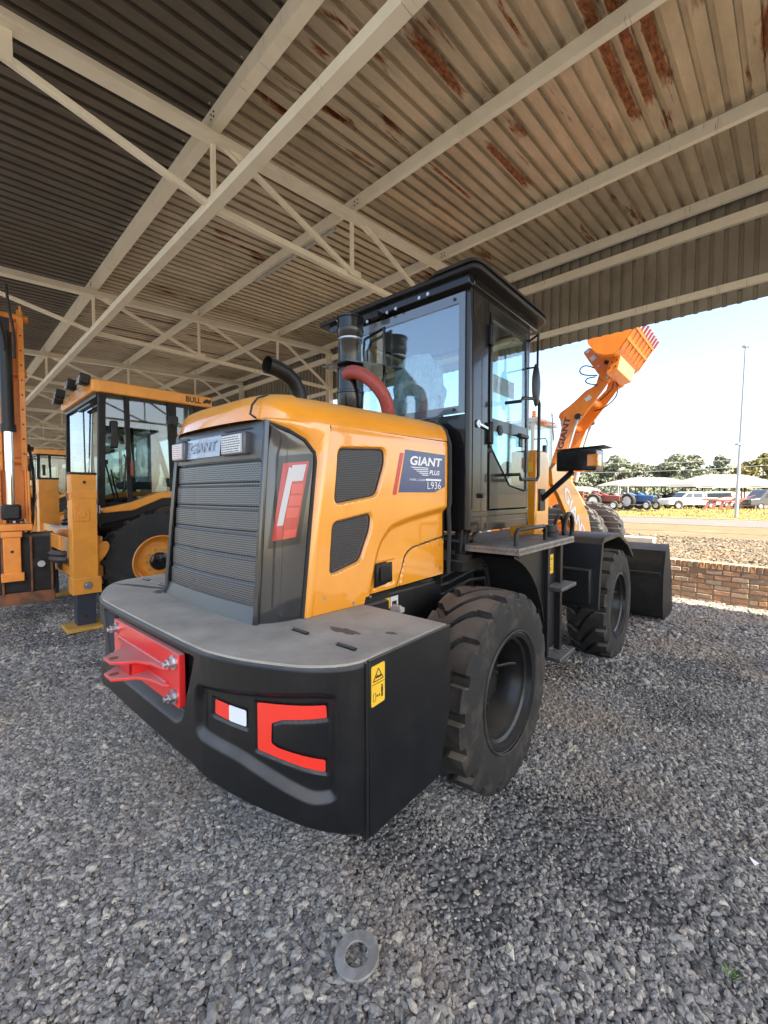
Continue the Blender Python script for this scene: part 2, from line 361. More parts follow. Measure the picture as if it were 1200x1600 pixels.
def text(mb, s, fn, bold=0., shear=0.):
    """fn(u,v) maps the unit box of the word to 3d"""
    v, f = text_geo(s, bold, shear); return mb.add([fn(a, b) for a, b in v], f)
def sdf_poly(P, poly):
    """signed distance (negative inside); P (n,2) array"""
    poly = np.array(poly); n = len(poly); d = np.full(len(P), 1e9); ins = np.zeros(len(P), bool)
    for i in range(n):
        a, b = poly[i], poly[(i + 1) % n]; e = b - a; w_ = P - a
        t = np.clip((w_ @ e) / (e @ e), 0, 1); q = w_ - t[:, None] * e; d = np.minimum(d, (q ** 2).sum(1))
        c = (a[1] > P[:, 1]) != (b[1] > P[:, 1])
        with np.errstate(divide='ignore', invalid='ignore'):
            x = (b[0] - a[0]) * (P[:, 1] - a[1]) / (b[1] - a[1]) + a[0]
        ins ^= c & (P[:, 0] < x)
    d = np.sqrt(d); return np.where(ins, -d, d)
def sstep(x, a, b):
    t = np.clip((x - a) / (b - a), 0, 1); return t * t * (3 - 2 * t)
def npgrid(name, A, m, parent, smooth=.5, flip=False, uvxy=None):
    """A: (nv,nu,3) array of points"""
    nv, nu = A.shape[:2]; vs = A.reshape(-1, 3)
    i = np.arange(nv - 1)[:, None] * nu + np.arange(nu - 1)[None]; i = i.ravel()
    f = np.stack([i, i + 1, i + nu + 1, i + nu], 1)
    if flip: f = f[:, ::-1]
    me = bpy.data.meshes.new(name); me.vertices.add(len(vs)); me.vertices.foreach_set('co', vs.ravel().astype(np.float32))
    me.loops.add(f.size); me.loops.foreach_set('vertex_index', f.ravel().astype(np.int32)); me.polygons.add(len(f))
    me.polygons.foreach_set('loop_start', np.arange(0, f.size, 4, dtype=np.int32)); me.update(calc_edges=True); me.validate()
    if uvxy is not None:
        l = me.uv_layers.new(name='UVMap'); l.data.foreach_set('uv', uvxy.reshape(-1, 2)[f.ravel()].ravel())
    me.polygons.foreach_set('use_smooth', [True] * len(f)); me.set_sharp_from_angle(angle=smooth)
    me.materials.append(M[m] if isinstance(m, str) else m)
    o = bpy.data.objects.new(name, me); COL.objects.link(o)
    if parent: o.parent = parent
    return o
# ------------------------------------------------------------------ ground
def zprof(X): return .42 * float(sstep(np.array([X]), 41, 49)[0])
def groundmat(name, c1, c2, c3, sc, bumpd, stones=None):
    m = bpy.data.materials.new(name); m.use_nodes = True; t = m.node_tree; b = t.nodes['Principled BSDF']; b.inputs['Roughness'].default_value = .95
    b.inputs['Specular IOR Level'].default_value = .2
    tc = N(t, 'ShaderNodeTexCoord'); P = tc.outputs['Object']
    def ns(s, det=6):
        n = N(t, 'ShaderNodeTexNoise'); n.inputs['Scale'].default_value = s; n.inputs['Detail'].default_value = det; t.links.new(P, n.inputs['Vector']); return n.outputs[0]
    def rg(v, lo, hi):
        r = N(t, 'ShaderNodeMapRange'); r.inputs[1].default_value = lo; r.inputs[2].default_value = hi; t.links.new(v, r.inputs[0]); return r.outputs[0]
    def mix(f, a, c):
        x = N(t, 'ShaderNodeMix', data_type='RGBA'); t.links.new(f, x.inputs[0])
        for i, s in ((6, a), (7, c)):
            if isinstance(s, tuple): x.inputs[i].default_value = (*s, 1)
            else: t.links.new(s, x.inputs[i])
        return x.outputs[2]
    c = mix(rg(ns(sc), .35, .65), c1, c2); c = mix(rg(ns(.45, 4), .55, .72), c, c3)
    h = ns(60, 6)
    if stones:
        vo = N(t, 'ShaderNodeTexVoronoi'); vo.inputs['Scale'].default_value = stones; t.links.new(P, vo.inputs['Vector'])
        cr = rg(vo.outputs['Color'], 0, 1); c = mix(rg(vo.outputs['Distance'], .25, .75), c, tuple(k * .3 for k in c1))
        bw = N(t, 'ShaderNodeSeparateColor'); t.links.new(vo.outputs['Color'], bw.inputs[0])
        c = mix(rg(bw.outputs[0], .3, 1.6), c, tuple(min(1, k * 2.0) for k in c1))
        h = vo.outputs['Distance']
    t.links.new(c, b.inputs['Base Color'])
    bp = N(t, 'ShaderNodeBump'); bp.invert = bool(stones); bp.inputs['Strength'].default_value = 1; bp.inputs['Distance'].default_value = bumpd
    t.links.new(h, bp.inputs['Height']); t.links.new(bp.outputs[0], b.inputs['Normal'])
    return m
M['gravel'] = groundmat('gravel_bed', (.20, .19, .175), (.14, .132, .12), (.25, .205, .155), 3, .03, 30)
M['sand'] = groundmat('sandy_ground', (.20, .145, .078), (.17, .122, .065), (.24, .18, .105), 1.5, .02)
M['tar'] = groundmat('old_tar_road', (.165, .148, .125), (.14, .127, .107), (.19, .165, .135), 2, .004)
M['grassy'] = groundmat('dry_grass_soil', (.24, .19, .055), (.28, .22, .08), (.16, .16, .05), 2, .03)
M['lot'] = groundmat('dirt_lot', (.24, .18, .115), (.20, .155, .10), (.27, .21, .145), .8, .02)
def sheet(name, X0, X1, Y0, Y1, dz, m):
    xs = sorted({X0, X1, *[x for x in (41, 42.5, 44, 45, 46, 47.5, 49) if X0 < x < X1]})
    mb = MB(); rows = [[WB(x, y, zprof(x) + dz) for y in (Y0, Y1)] for x in xs]
    vs = [p for r in rows for p in r]; mb.add(vs, [(2 * i, 2 * i + 2, 2 * i + 3, 2 * i + 1) for i in range(len(xs) - 1)])
    return tag(obj(name, mb, m, smooth=None, fix=False), kind='structure')
sheet('ground', -500, 1500, -900, 900, -.03, 'lot')
sheet('gravel_yard', -60, 22.5, -70, 90, 0, 'gravel')
M['sungravel'] = groundmat('sun_toned_gravel_bed', (.13, .105, .07), (.10, .08, .055), (.16, .12, .075), 3, .03, 24)  # darker tan copy of the gravel bed, toned down where the sun falls
sheet('gravel_lot', 9.3, 22.5, -70, 90, .004, 'sungravel')
sheet('sand_strip', 22.5, 32, -90, 120, .0, 'sand')
sheet('road', 32, 41, -150, 180, .004, 'tar')
sheet('grass_verge', 41, 58, -150, 180, .004, 'grassy')

# loose crushed stone: one heap of real stones over the bed near the camera
def stonemat():
    m = bpy.data.materials.new('crushed_stone'); m.use_nodes = True; t = m.node_tree; b = t.nodes['Principled BSDF']; b.inputs['Roughness'].default_value = .8
    b.inputs['Specular IOR Level'].default_value = .35
    oi = N(t, 'ShaderNodeObjectInfo'); ge = N(t, 'ShaderNodeNewGeometry')
    cr = N(t, 'ShaderNodeValToRGB'); e = cr.color_ramp.elements
    e[0].position = 0; e[0].color = (.120, .112, .101, 1); e[1].position = 1; e[1].color = (.53, .475, .385, 1)
    for p, c in ((.3, (.198, .187, .170)), (.55, (.268, .254, .231)), (.75, (.33, .310, .276)), (.9, (.39, .352, .29))):
        x = e.new(p); x.color = (*c, 1)
    t.links.new(oi.outputs['Random'], cr.inputs[0])
    nz = N(t, 'ShaderNodeTexNoise'); nz.inputs['Scale'].default_value = .9; nz.inputs['Detail'].default_value = 5; t.links.new(ge.outputs['Position'], nz.inputs['Vector'])
    r = N(t, 'ShaderNodeMapRange'); r.inputs[1].default_value = .50; r.inputs[2].default_value = .66; r.inputs[4].default_value = .6; t.links.new(nz.outputs[0], r.inputs[0])
    mx = N(t, 'ShaderNodeMix', data_type='RGBA'); t.links.new(r.outputs[0], mx.inputs[0]); t.links.new(cr.outputs[0], mx.inputs[6]); mx.inputs[7].default_value = (.33, .26, .19, 1)
    pm = N(t, 'ShaderNodeMapping'); pm.inputs['Rotation'].default_value = (0, 0, -YB); t.links.new(ge.outputs['Position'], pm.inputs[0]); px = N(t, 'ShaderNodeSeparateXYZ'); t.links.new(pm.outputs[0], px.inputs[0])
    gt = N(t, 'ShaderNodeMath', operation='GREATER_THAN'); gt.inputs[1].default_value = 9.3; t.links.new(px.outputs[0], gt.inputs[0])
    mu2 = N(t, 'ShaderNodeMix', data_type='RGBA', blend_type='MULTIPLY'); t.links.new(gt.outputs[0], mu2.inputs[0]); t.links.new(mx.outputs[2], mu2.inputs[6]); mu2.inputs[7].default_value = (.62, .52, .38, 1); mx = mu2  # stones past the wall darkened in colour to hold down the sunlight
    n3 = N(t, 'ShaderNodeTexNoise'); n3.inputs['Scale'].default_value = 90; n3.inputs['Detail'].default_value = 4; t.links.new(ge.outputs['Position'], n3.inputs['Vector'])
    r3 = N(t, 'ShaderNodeMapRange'); r3.inputs[1].default_value = .3; r3.inputs[2].default_value = .7; r3.inputs[3].default_value = .75; r3.inputs[4].default_value = 1.25; t.links.new(n3.outputs[0], r3.inputs[0])
    vm = N(t, 'ShaderNodeVectorMath', operation='SCALE'); t.links.new(mx.outputs[2], vm.inputs[0]); t.links.new(r3.outputs[0], vm.inputs['Scale'])
    t.links.new(vm.outputs[0], b.inputs['Base Color'])
    bp = N(t, 'ShaderNodeBump'); bp.inputs['Strength'].default_value = .4; bp.inputs['Distance'].default_value = .004; t.links.new(n3.outputs[0], bp.inputs['Height']); t.links.new(bp.outputs[0], b.inputs['Normal'])
    return m
M['stone'] = stonemat()
def vnoise(P, s, seed):
    g = np.random.default_rng(seed).random((64, 64)); q = (P * s) % 64; i = q.astype(int); f = q - i; f = f * f * (3 - 2 * f); j = (i + 1) % 64
    return (g[i[:, 0], i[:, 1]] * (1 - f[:, 0]) + g[j[:, 0], i[:, 1]] * f[:, 0]) * (1 - f[:, 1]) + (g[i[:, 0], j[:, 1]] * (1 - f[:, 0]) + g[j[:, 0], j[:, 1]] * f[:, 0]) * f[:, 1]
def stones_object():
    bands = [(.75, 4.0, 8200, .0165), (4.0, 9.5, 3000, .0245), (9.5, 16, 800, .037)]
    P = []; S = []
    for y0, y1, dens, sz in bands:
        n = int(dens * (.97 * (y1 * y1 - y0 * y0) + 1.4 * (y1 - y0)))
        y = np.sqrt(rng.random(n) * (y1 * y1 - y0 * y0) + y0 * y0); x = (rng.random(n) * 2 - 1) * (.97 * y + .7)
        p = np.stack([x, y], 1)
        bald = vnoise(p, .9, 3) * .65 + vnoise(p, 2.6, 4) * .35
        keep = rng.random(n) > sstep(bald, .58, .74) * .8
        s = sz * np.exp(rng.normal(0, .30, n)) * (1 - .45 * sstep(bald, .55, .72))
        bx = p @ np.array([cos(YB), sin(YB)]); keep &= ~((bx > 9.12) & (bx < 9.45))
        P.append(p[keep]); S.append(s[keep])
    # sunlit yard beyond the brick wall
    n = 26000; X = 9.4 + rng.random(n) ** 1.3 * 13; Y = rng.random(n) * 11 - 3.5
    p = np.stack([cos(YB) * X - sin(YB) * Y, sin(YB) * X + cos(YB) * Y], 1); P.append(p); S.append(.062 * np.exp(rng.normal(0, .3, n)))
    P = np.concatenate(P); S = np.concatenate(S); n = len(P)
    z = S * (.05 + rng.random(n) * .30)
    co = np.concatenate([P, z[:, None]], 1).astype(np.float32)
    me = bpy.data.meshes.new('gravel_stones'); me.vertices.add(n); me.vertices.foreach_set('co', co.ravel())
    def at(nm, typ, arr, fld):
        a = me.attributes.new(nm, typ, 'POINT'); a.data.foreach_set(fld, arr.ravel())
    sc = S[:, None] * np.stack([1.15 + rng.random(n) * .5, .85 + rng.random(n) * .3, .58 + rng.random(n) * .34], 1)
    at('scl', 'FLOAT_VECTOR', sc.astype(np.float32), 'vector')
    rot = np.stack([rng.normal(0, .35, n), rng.normal(0, .35, n), rng.random(n) * 6.283], 1)
    at('rot', 'FLOAT_VECTOR', rot.astype(np.float32), 'vector'); at('idx', 'INT', rng.integers(0, 6, n).astype(np.int32), 'value')
    o = bpy.data.objects.new('gravel_stones', me); COL.objects.link(o); me.materials.append(M['stone'])
    g = bpy.data.node_groups.new('scatter_stones', 'GeometryNodeTree')
    g.interface.new_socket('Geometry', in_out='INPUT', socket_type='NodeSocketGeometry'); g.interface.new_socket('Geometry', in_out='OUTPUT', socket_type='NodeSocketGeometry')
    gi = N(g, 'NodeGroupInput'); go = N(g, 'NodeGroupOutput'); jn = N(g, 'GeometryNodeJoinGeometry')
    for k in range(6):
        ic = N(g, 'GeometryNodeMeshIcoSphere'); ic.inputs['Radius'].default_value = .5; ic.inputs['Subdivisions'].default_value = 3 if False else 2
        ps = N(g, 'GeometryNodeInputPosition'); ad = N(g, 'ShaderNodeVectorMath', operation='ADD'); ad.inputs[1].default_value = (k * 3.7, k * 1.9, 5)
        g.links.new(ps.outputs[0], ad.inputs[0]); nz = N(g, 'ShaderNodeTexNoise'); nz.inputs['Scale'].default_value = 1.7; nz.inputs['Detail'].default_value = 1
        g.links.new(ad.outputs[0], nz.inputs['Vector']); sb = N(g, 'ShaderNodeVectorMath', operation='SUBTRACT'); sb.inputs[1].default_value = (.5, .5, .5)
        g.links.new(nz.outputs['Color'], sb.inputs[0]); sc_ = N(g, 'ShaderNodeVectorMath', operation='SCALE'); sc_.inputs['Scale'].default_value = .85; g.links.new(sb.outputs[0], sc_.inputs[0])
        sp = N(g, 'GeometryNodeSetPosition'); g.links.new(ic.outputs['Mesh'], sp.inputs['Geometry']); g.links.new(sc_.outputs[0], sp.inputs['Offset'])
        ti = N(g, 'GeometryNodeGeometryToInstance'); g.links.new(sp.outputs[0], ti.inputs[0]); g.links.new(ti.outputs[0], jn.inputs[0])
    ip = N(g, 'GeometryNodeInstanceOnPoints'); g.links.new(gi.outputs[0], ip.inputs['Points']); g.links.new(jn.outputs[0], ip.inputs['Instance'])
    ip.inputs['Pick Instance'].default_value = True
    for nm, typ, sk in (('scl', 'FLOAT_VECTOR', 'Scale'), ('rot', 'FLOAT_VECTOR', 'Rotation'), ('idx', 'INT', 'Instance Index')):
        a = N(g, 'GeometryNodeInputNamedAttribute', data_type=typ); a.inputs[0].default_value = nm; g.links.new(a.outputs[0], ip.inputs[sk])
    sm = N(g, 'GeometryNodeSetMaterial'); sm.inputs['Material'].default_value = M['stone']; g.links.new(ip.outputs[0], sm.inputs[0]); g.links.new(sm.outputs[0], go.inputs[0])
    o.modifiers.new('scatter', 'NODES').node_group = g
    tag(o, kind='stuff', label='grey crushed stone gravel covering the yard floor', cat='gravel')
stones_object()

# ------------------------------------------------------------------ open shed
shed = thing('open_shed', 'open steel shed with cream trusses and rusty corrugated roof sheets above the machines', 'shed', (0, 0, 0), YB)
SL = .0468
def zc(X): return 5.70 + SL * X
YA, YZ = -5.6805, 62.0
PXS = [-.95, .15, 2.18, 4.21, 6.27, 8.0]
pitch, nrib = .1715, 4
def ibr(n, dep=.044):
    """profile seen from below: wide low pans, narrow raised ribs"""
    out = []
    for k in range(n):
        y = k * pitch
        out += [(y, 0), (y + .112, 0), (y + .117, dep), (y + .1665, dep)]
    out += [(n * pitch, 0), (n * pitch + .06, 0)]; return out
def roof_sheet_mesh(X0, X1):
    mb = MB(); pr = ibr(nrib); n = len(pr)
    nx = max(2, int((X1 - X0) / .5)); rows = []
    for i in range(nx + 1):
        X = X0 + (X1 - X0) * i / nx
        rows.append([(X, y, zc(X) + .155 + z) for y, z in pr])
    vs = [p for r in rows for p in r]; fs = [(i * n + j, (i + 1) * n + j, (i + 1) * n + j + 1, i * n + j + 1) for i in range(nx) for j in range(n - 1)]
    mb.add(vs, fs); return mb
cover = pitch * nrib
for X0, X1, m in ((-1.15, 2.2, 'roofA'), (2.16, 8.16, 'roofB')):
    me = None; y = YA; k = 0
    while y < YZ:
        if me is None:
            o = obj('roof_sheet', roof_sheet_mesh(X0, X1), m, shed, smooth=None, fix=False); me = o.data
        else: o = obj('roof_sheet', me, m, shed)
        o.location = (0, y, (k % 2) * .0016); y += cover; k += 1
def fascia_mesh():
    mb = MB(); pr = ibr(nrib, .030); n = len(pr); vs = [(8.105 + z, y, h) for h in (4.63, 5.4, 6.24) for y, z in pr]
    return mb.add(vs, [(r * n + j, r * n + j + 1, (r + 1) * n + j + 1, (r + 1) * n + j) for r in range(2) for j in range(n - 1)])
me = None; y = YA; k = 0
while y < YZ:
    if me is None: o = obj('fascia_sheet', fascia_mesh(), 'fascia', shed, smooth=None, fix=False); me = o.data
    else: o = obj('fascia_sheet', me, 'fascia', shed)
    o.location = ((k % 2) * .0016, y, 0); y += cover; k += 1
def channel(X, z0, z1, wd, lip=True):
    """lipped channel running along the shed, web towards -X"""
    t = .006; mb = MB(); h = z1 - z0
    prof = [(X, z0), (X + wd, z0), (X + wd, z0 + .02), (X + wd - t, z0 + .02), (X + wd - t, z0 + t), (X + t, z0 + t), (X + t, z1 - t), (X + wd, z1 - t), (X + wd, z1), (X, z1)]
    return mb.prism(prof, YA, YZ, 'y')
for i, X in enumerate(PXS):
    h, wd = (.17, .115) if X == 2.18 else (.135, .065)
    obj('purlin', channel(X - wd / 2, zc(X) - (.02 if X == 2.18 else 0), zc(X) + .152, wd), 'steelbeam', shed, smooth=None)
obj('bottom_tie', channel(2.10, 4.945, 5.045, .11), 'steelbeam', shed, smooth=None)
obj('girt', channel(8.03, 5.75, 5.90, .072), 'steelbeam', shed, smooth=None)
g2 = obj('girt', channel(8.03, 4.825, 4.93, .072), 'steelbeam', shed, smooth=None)
# purlin cleat bolts at each crossing, scratches on steel are in the paint
T0 = 4.67; DT = 5.2
def cyb(mb, c, r, h, ax):
    a = Vector(c); d = {'x': Vector((h, 0, 0)), 'y': Vector((0, h, 0)), 'z': Vector((0, 0, h))}[ax]; mb.cyl(a, a + d, r, n=6)
def make_truss():
    X0, X1 = -1.0, 8.02
    mb = MB(); mb.bar((X0, 0, zc(X0) - .065), (X1, 0, zc(X1) - .065), .09, .13)
    t = obj('truss', mb, 'steelbeam', shed, bevel=.006)
    obj('chord_lip', MB().bar((X0, -.055, zc(X0) - .135), (X1, -.055, zc(X1) - .135), .16, .014), 'steelbeam', t)
    zb = 5.0
    obj('bottom_chord', MB().bar((2.18, .012, zb), (X1, .012, 4.96), .075, .075), 'steelbeam', t, bevel=.004)
    obj('bottom_chord', MB().bar((.1, .012, 5.46), (2.18, .012, zb), .06, .06), 'steelbeam', t, bevel=.004)
    obj('gusset_plate', MB().prism([(-.15, 5.33), (.52, 5.33), (.52, zc(.5) - .12), (-.15, zc(0) - .12)], -.03, .0, 'y'), 'steelbeam', t)
    for X in (2.18, 4.21, 6.27):
        obj('post', MB().bar((X, 0, zb), (X, 0, zc(X) - .1), .045, .045, (0, 1, 0)), 'steelbeam', t)
        if X > 3: obj('gusset_plate', MB().b2(X - .1, X + .12, -.062, -.056, zb - .02, zb + .07), 'steelbeam', t)
    for a, b in (((2.34, zc(2.34) - .12), (4.12, zb + .03)), ((4.40, zc(4.4) - .12), (6.17, zb + .03)), ((6.45, zc(6.45) - .12), (7.98, 4.93))):
        obj('brace', MB().bar((a[0], -.05, a[1]), (b[0], -.05, b[1]), .05, .06), 'steelbeam', t, bevel=.003)
        obj('brace_plate', MB().bar((a[0] - .08, -.03, a[1] + .03), (a[0] + .14, -.03, a[1] - .05), .012, .12), 'steelbeam', t)
    for X in (8.0, .05):
        c = MB(); z1 = zc(X) - .13
        for dy in (-.07, .07): c.b2(X - .075, X + .075, dy - .006, dy + .006, 0, z1)
        c.b2(X - .005, X + .005, -.064, .064, 0, z1); obj('column', c, 'steelbeam', t)
    return t
t0 = make_truss()
ys = [T0 + DT * k for k in range(-2, 11)]
t0.location = (0, ys[0], 0)
for y in ys[1:]:
    c = copy_tree(t0, shed); c.location = (0, y, 0)
# cleat bolts on the near purlins, one part each crossing
for y in ys[1:5]:
    for X in (2.18, 4.21, 6.27):
        mb = MB()
        for dy in (-.16, -.10):
            for dz in (.05, .10): cyb(mb, (X - (.058 if X < 3 else .033) - .008, y + dy, zc(X) + dz - .02), .009, .012, 'x')
        obj('cleat_bolts', mb, 'matte', shed)
obj('light_fitting', MB().b2(4.245, 4.285, 5.1, 7.4, zc(4.21) - .045, zc(4.21) - .012), 'galv', shed, bevel=.004)
# roofing screws under the purlin line
mb = MB()
for X in (2.18, 4.21, 6.27):
    y = .4
    while y < 9: mb.cyl((X - .10, y, zc(X) + .185), (X - .10, y, zc(X) + .14), .010, n=6); y += .686
tag(obj('roofing_screws', mb, 'steel', shed), kind='stuff')

# ------------------------------------------------------------------ low brick wall
wall = thing('brick_wall', 'low weathered red brick wall with a header course on top at the yard edge', 'wall', WB(9.16, 1.0, 0), YB - R(3.0))
bm_ = []
def brickmat(i, c, c2):
    return mat('brick_clay_%d' % i, c, .9, col2=c2, noise=(.35, .65), scale=14, bump=(60, .6, .006))
BC = [brickmat(0, (.46, .23, .12), (.52, .33, .21)), brickmat(1, (.42, .25, .16), (.33, .20, .13)), brickmat(2, (.52, .33, .21), (.60, .47, .34)), brickmat(3, (.44, .29, .20), (.36, .25, .18)), brickmat(4, (.54, .27, .13), (.47, .26, .15))]
def brick_mesh(dx, dy, dz, m, seed):
    r_ = random.Random(seed); mb = MB(); mb.box((0, 0, 0), (dx, dy, dz))
    mb.v = [(x + r_.uniform(-.004, .004), y + r_.uniform(-.004, .004), z + r_.uniform(-.003, .003)) for x, y, z in mb.v]
    me = mb.mesh('brick', None); me.materials.append(m); return me
full = [brick_mesh(.112, .213, .068, BC[i % 5], i) for i in range(10)]
head = [brick_mesh(.215, .073, .105, BC[i % 5], 20 + i) for i in range(10)]
half = [brick_mesh(.112, .102, .068, BC[i % 5], 40 + i) for i in range(5)]
WY0, WY1 = -2.1, 2.3
def brick(me, y, z, x=0):
    o = bpy.data.objects.new('brick', me); COL.objects.link(o); o.parent = wall; o.location = (x + random.uniform(-.004, .004), y, z)
    o.rotation_euler = (random.uniform(-.012, .012), 0, random.uniform(-.012, .012))
    bv = o.modifiers.new('bevel', 'BEVEL'); bv.width = .006; bv.segments = 1
rows = 7
for r_ in range(rows):
    z = .0 + .0855 * r_ + .02; y = WY0 + (.0 if r_ % 2 else .115)
    while y < WY1:
        if random.random() < .12: brick(random.choice(half), y + .058 - .1085 + .05, z); y += .118
        else: brick(random.choice(full), y + .1085 - .05, z); y += .2315
y = WY0
while y < WY1: brick(random.choice(head), y, .0 + .0855 * rows + .04, .05); y += .0845
obj('mortar_bed', MB().b2(-.044, .16, WY0 - .04, WY1 + .02, -.1, .0855 * rows + .082), 'mortar', wall)

# ------------------------------------------------------------------ the big wheel loader
fwd = Vector((sin(YL), cos(YL), 0)); rgt = Vector((cos(YL), -sin(YL), 0))
LD = thing('wheel_loader', 'orange wheel loader with black cab and black counterweight, largest machine in the shed', 'wheel loader', rgt * -2.378 + fwd * 2.577, -YL)
def lp(pts, t):
    """point at fraction t of a polyline (by index)"""
    k = t * (len(pts) - 1); i = min(int(k), len(pts) - 2); f = k - i
    return tuple(np.array(pts[i]) * (1 - f) + np.array(pts[i + 1]) * f)
def lpl(pts, t):
    """by arc length"""
    P = np.array(pts, float); d = np.r_[0, np.cumsum(np.linalg.norm(np.diff(P, axis=0), axis=1))]; s = t * d[-1]
    return tuple(np.interp(s, d, P[:, k]) for k in range(P.shape[1]))
# --- tyres
def tyre_mesh(Ro, W, nl, rim_r, name, m, lug=.045, zig=.09, nphi=None, gap=.21):
    nphi = nphi or nl * 22; hw = W / 2
    prof = [(-hw * .80, rim_r), (-hw * .94, rim_r + .03), (-hw, rim_r + (Ro - rim_r) * .42), (-hw * .985, rim_r + (Ro - rim_r) * .68), (-hw * .93, Ro - lug * 1.25)]
    sh = [(-hw * .925, Ro - lug * 1.0), (-hw * .90, Ro - lug * .55), (-hw * .86, Ro - lug * .25)]
    n = 15; mid = [(-hw * .82 + hw * 1.64 * i / (n - 1), Ro - .012 * ((-1 + 2 * i / (n - 1)) ** 2)) for i in range(n)]
    full = prof + sh + mid + [(-a, b) for a, b in sh[::-1]] + [(-a, b) for a, b in prof[::-1]]
    A = np.zeros((len(full), nphi + 1, 3)); ph = np.linspace(0, 2 * pi, nphi + 1); pitch_ = 2 * pi / nl
    for j, (x, r) in enumerate(full):
        wv = x / hw
        zg = zig * np.interp(wv, [-1, -.72, -.40, .05, .40, 1], [.55, .55, 1.0, -.15, -.75, -.75])
        q = (ph / pitch_) % 1.0; ps = ph + zg / Ro * 1.6
        g = gap * (1 + .3 * abs(wv)); mask = sstep(q, 0, .045) * (1 - sstep(q, 1 - g - .045, 1 - g))
        lowest = Ro - lug - .012 * wv * wv
        if r > Ro - lug * 1.3: rr = np.minimum(r, lowest) + np.maximum(0, r - lowest) * mask if j >= len(prof) and j < len(full) - len(prof) else r
        else: rr = r
        if j in (len(prof) - 1, len(full) - len(prof)): rr = r - .018 * (1 - mask)
        A[j, :, 0] = x; A[j, :, 1] = rr * np.cos(ps); A[j, :, 2] = rr * np.sin(ps)
    # raised rings on the sidewall
    zf = -(Ro - .035); low = A[..., 2] < zf + .12
    sq = np.clip((zf + .12 - A[..., 2]) / .155, 0, 1)
    A[..., 0] *= 1 + .07 * sq ** .8; A[..., 2] = np.maximum(A[..., 2], zf + (A[..., 2] - zf) * .25)
    o = npgrid(name, A, m, None, .45)
    me = o.data; bpy.data.objects.remove(o); return me
ZAX = .597
tyre_me = tyre_mesh(.632, .43, 19, .345, 'tyre', 'rubber', lug=.042, zig=.10)
def rim_mb(r, hw, dish):
    mb = MB(); mb.lathe([(r - .03, -hw), (r + .022, -hw + .0), (r + .022, hw * .86), (r + .034, hw * .96), (r + .02, hw), (r - .004, hw * .97), (r - .012, hw * .80), (r - .030, hw * .74), (r - .036, hw * .55), (r - .052, hw * .45), (r - .06, dish), (.14, dish - .015), (.14, dish + .05), (.10, dish + .07), (.001, dish + .07)], (0, 0, 0), 'x', 56); return mb
def wheel(x, y, front=False):
    s = 1 if x > 0 else -1
    t = obj('tyre', tyre_me, None, LD); t.location = (x, y, ZAX); t.rotation_euler = (0, 0, 0) if s > 0 else (0, 0, pi)
    rm = obj('rim', rim_mb(.345, .205, -.03), 'rim', t, smooth=.7)
    obj('valve', MB().tube([(.02, .16, .06), (.09, .22, .08), (.12, .24, .08)], .009, 8), 'matte', t)
    mb = MB()
    for k in range(10):
        a = 2 * pi * k / 10; mb.cyl((-.03, .19 * cos(a), .19 * sin(a)), (.01, .19 * cos(a), .19 * sin(a)), .013, n=6)
    obj('wheel_nuts', mb, 'matte', t)
    # moulded size ring
    obj('sidewall_ring', MB().lathe([(.375, .2155), (.382, .219), (.389, .2155)], (0, 0, 0), 'x', 64), 'rubber', t)
    return t
for x in (1.025, -1.025):
    wheel(x, 0)
    f = wheel(x, 2.89, True)
# --- chassis
obj('rear_frame', MB().b2(-.42, .42, -1.3, .95, .62, 1.28).b2(-.66, .66, -1.25, -.55, 1.0, 1.2).b2(.42, .62, -.5, .1, .9, 1.22), 'matte', LD, bevel=.01)
obj('front_frame', MB().b2(-.38, .38, 1.55, 3.5, .55, 1.35), 'matte', LD, bevel=.01)
obj('articulation_joint', MB().cyl((0, 1.25, .5), (0, 1.25, 1.45), .16).b2(-.2, .2, .8, 1.7, .7, .85).b2(-.2, .2, .8, 1.7, 1.15, 1.3), 'matte', LD)
for y in (0, 2.89):
    obj('axle', MB().cyl((-.9, y, ZAX), (.9, y, ZAX), .12).lathe([(.05, -.2), (.27, -.1), (.30, 0), (.27, .1), (.05, .2)], (0, y, ZAX), 'x'), 'matte', LD)
pp = MB()
for i, (dy, dz) in enumerate(((0, 0), (.07, -.06), (.02, -.13))):
    pp.tube([(.5, -.15 + dy, 1.2 + dz), (.62, .12 + dy, 1.24 + dz), (.78, .22 + dy, 1.35 + dz), (.80, .40 + dy, 1.34 + dz), (.80, .52, 1.1 + dz)], .014, 8)
pp.tube([(.45, .1, 1.55), (.7, .2, 1.5), (.76, .3, 1.52), (.70, .5, 1.58)], .018, 8)
obj('hydraulic_hose', pp, 'satin', LD)
obj('cab_mount', MB().cyl((.70, .25, 1.38), (.70, .25, 1.6), .05).cyl((.70, .25, 1.36), (.70, .25, 1.41), .085).b2(.3, .8, .1, .5, 1.30, 1.37).tube([(.78, .12, 1.6), (.78, .10, 1.45), (.78, .2, 1.44), (.78, .22, 1.6)], .01, 8), 'matte', LD)
obj('rear_mudguard', MB().loft([[(x_, y_, z_), (x_, y_ * 1.0 + .012, z_ - .012)] for x_, y_, z_ in ()] or [[(0, 0, 0)] * 3, [(0, 0, 0)] * 3]) if False else MB().add(
    [(x, .02 + .86 * cos(a), .60 + .86 * sin(a)) for x in (.62, 1.12) for a in np.linspace(R(74), R(16), 12)] + [(x, .02 + .845 * cos(a), .60 + .845 * sin(a)) for x in (.62, 1.12) for a in np.linspace(R(74), R(16), 12)],
    [(i, i + 1, i + 13, i + 12) for i in range(11)] + [(24 + i, 36 + i, 37 + i, 25 + i) for i in range(11)] + [(12 + i, 13 + i, 37 + i, 36 + i) for i in range(11)]), 'satin', LD)

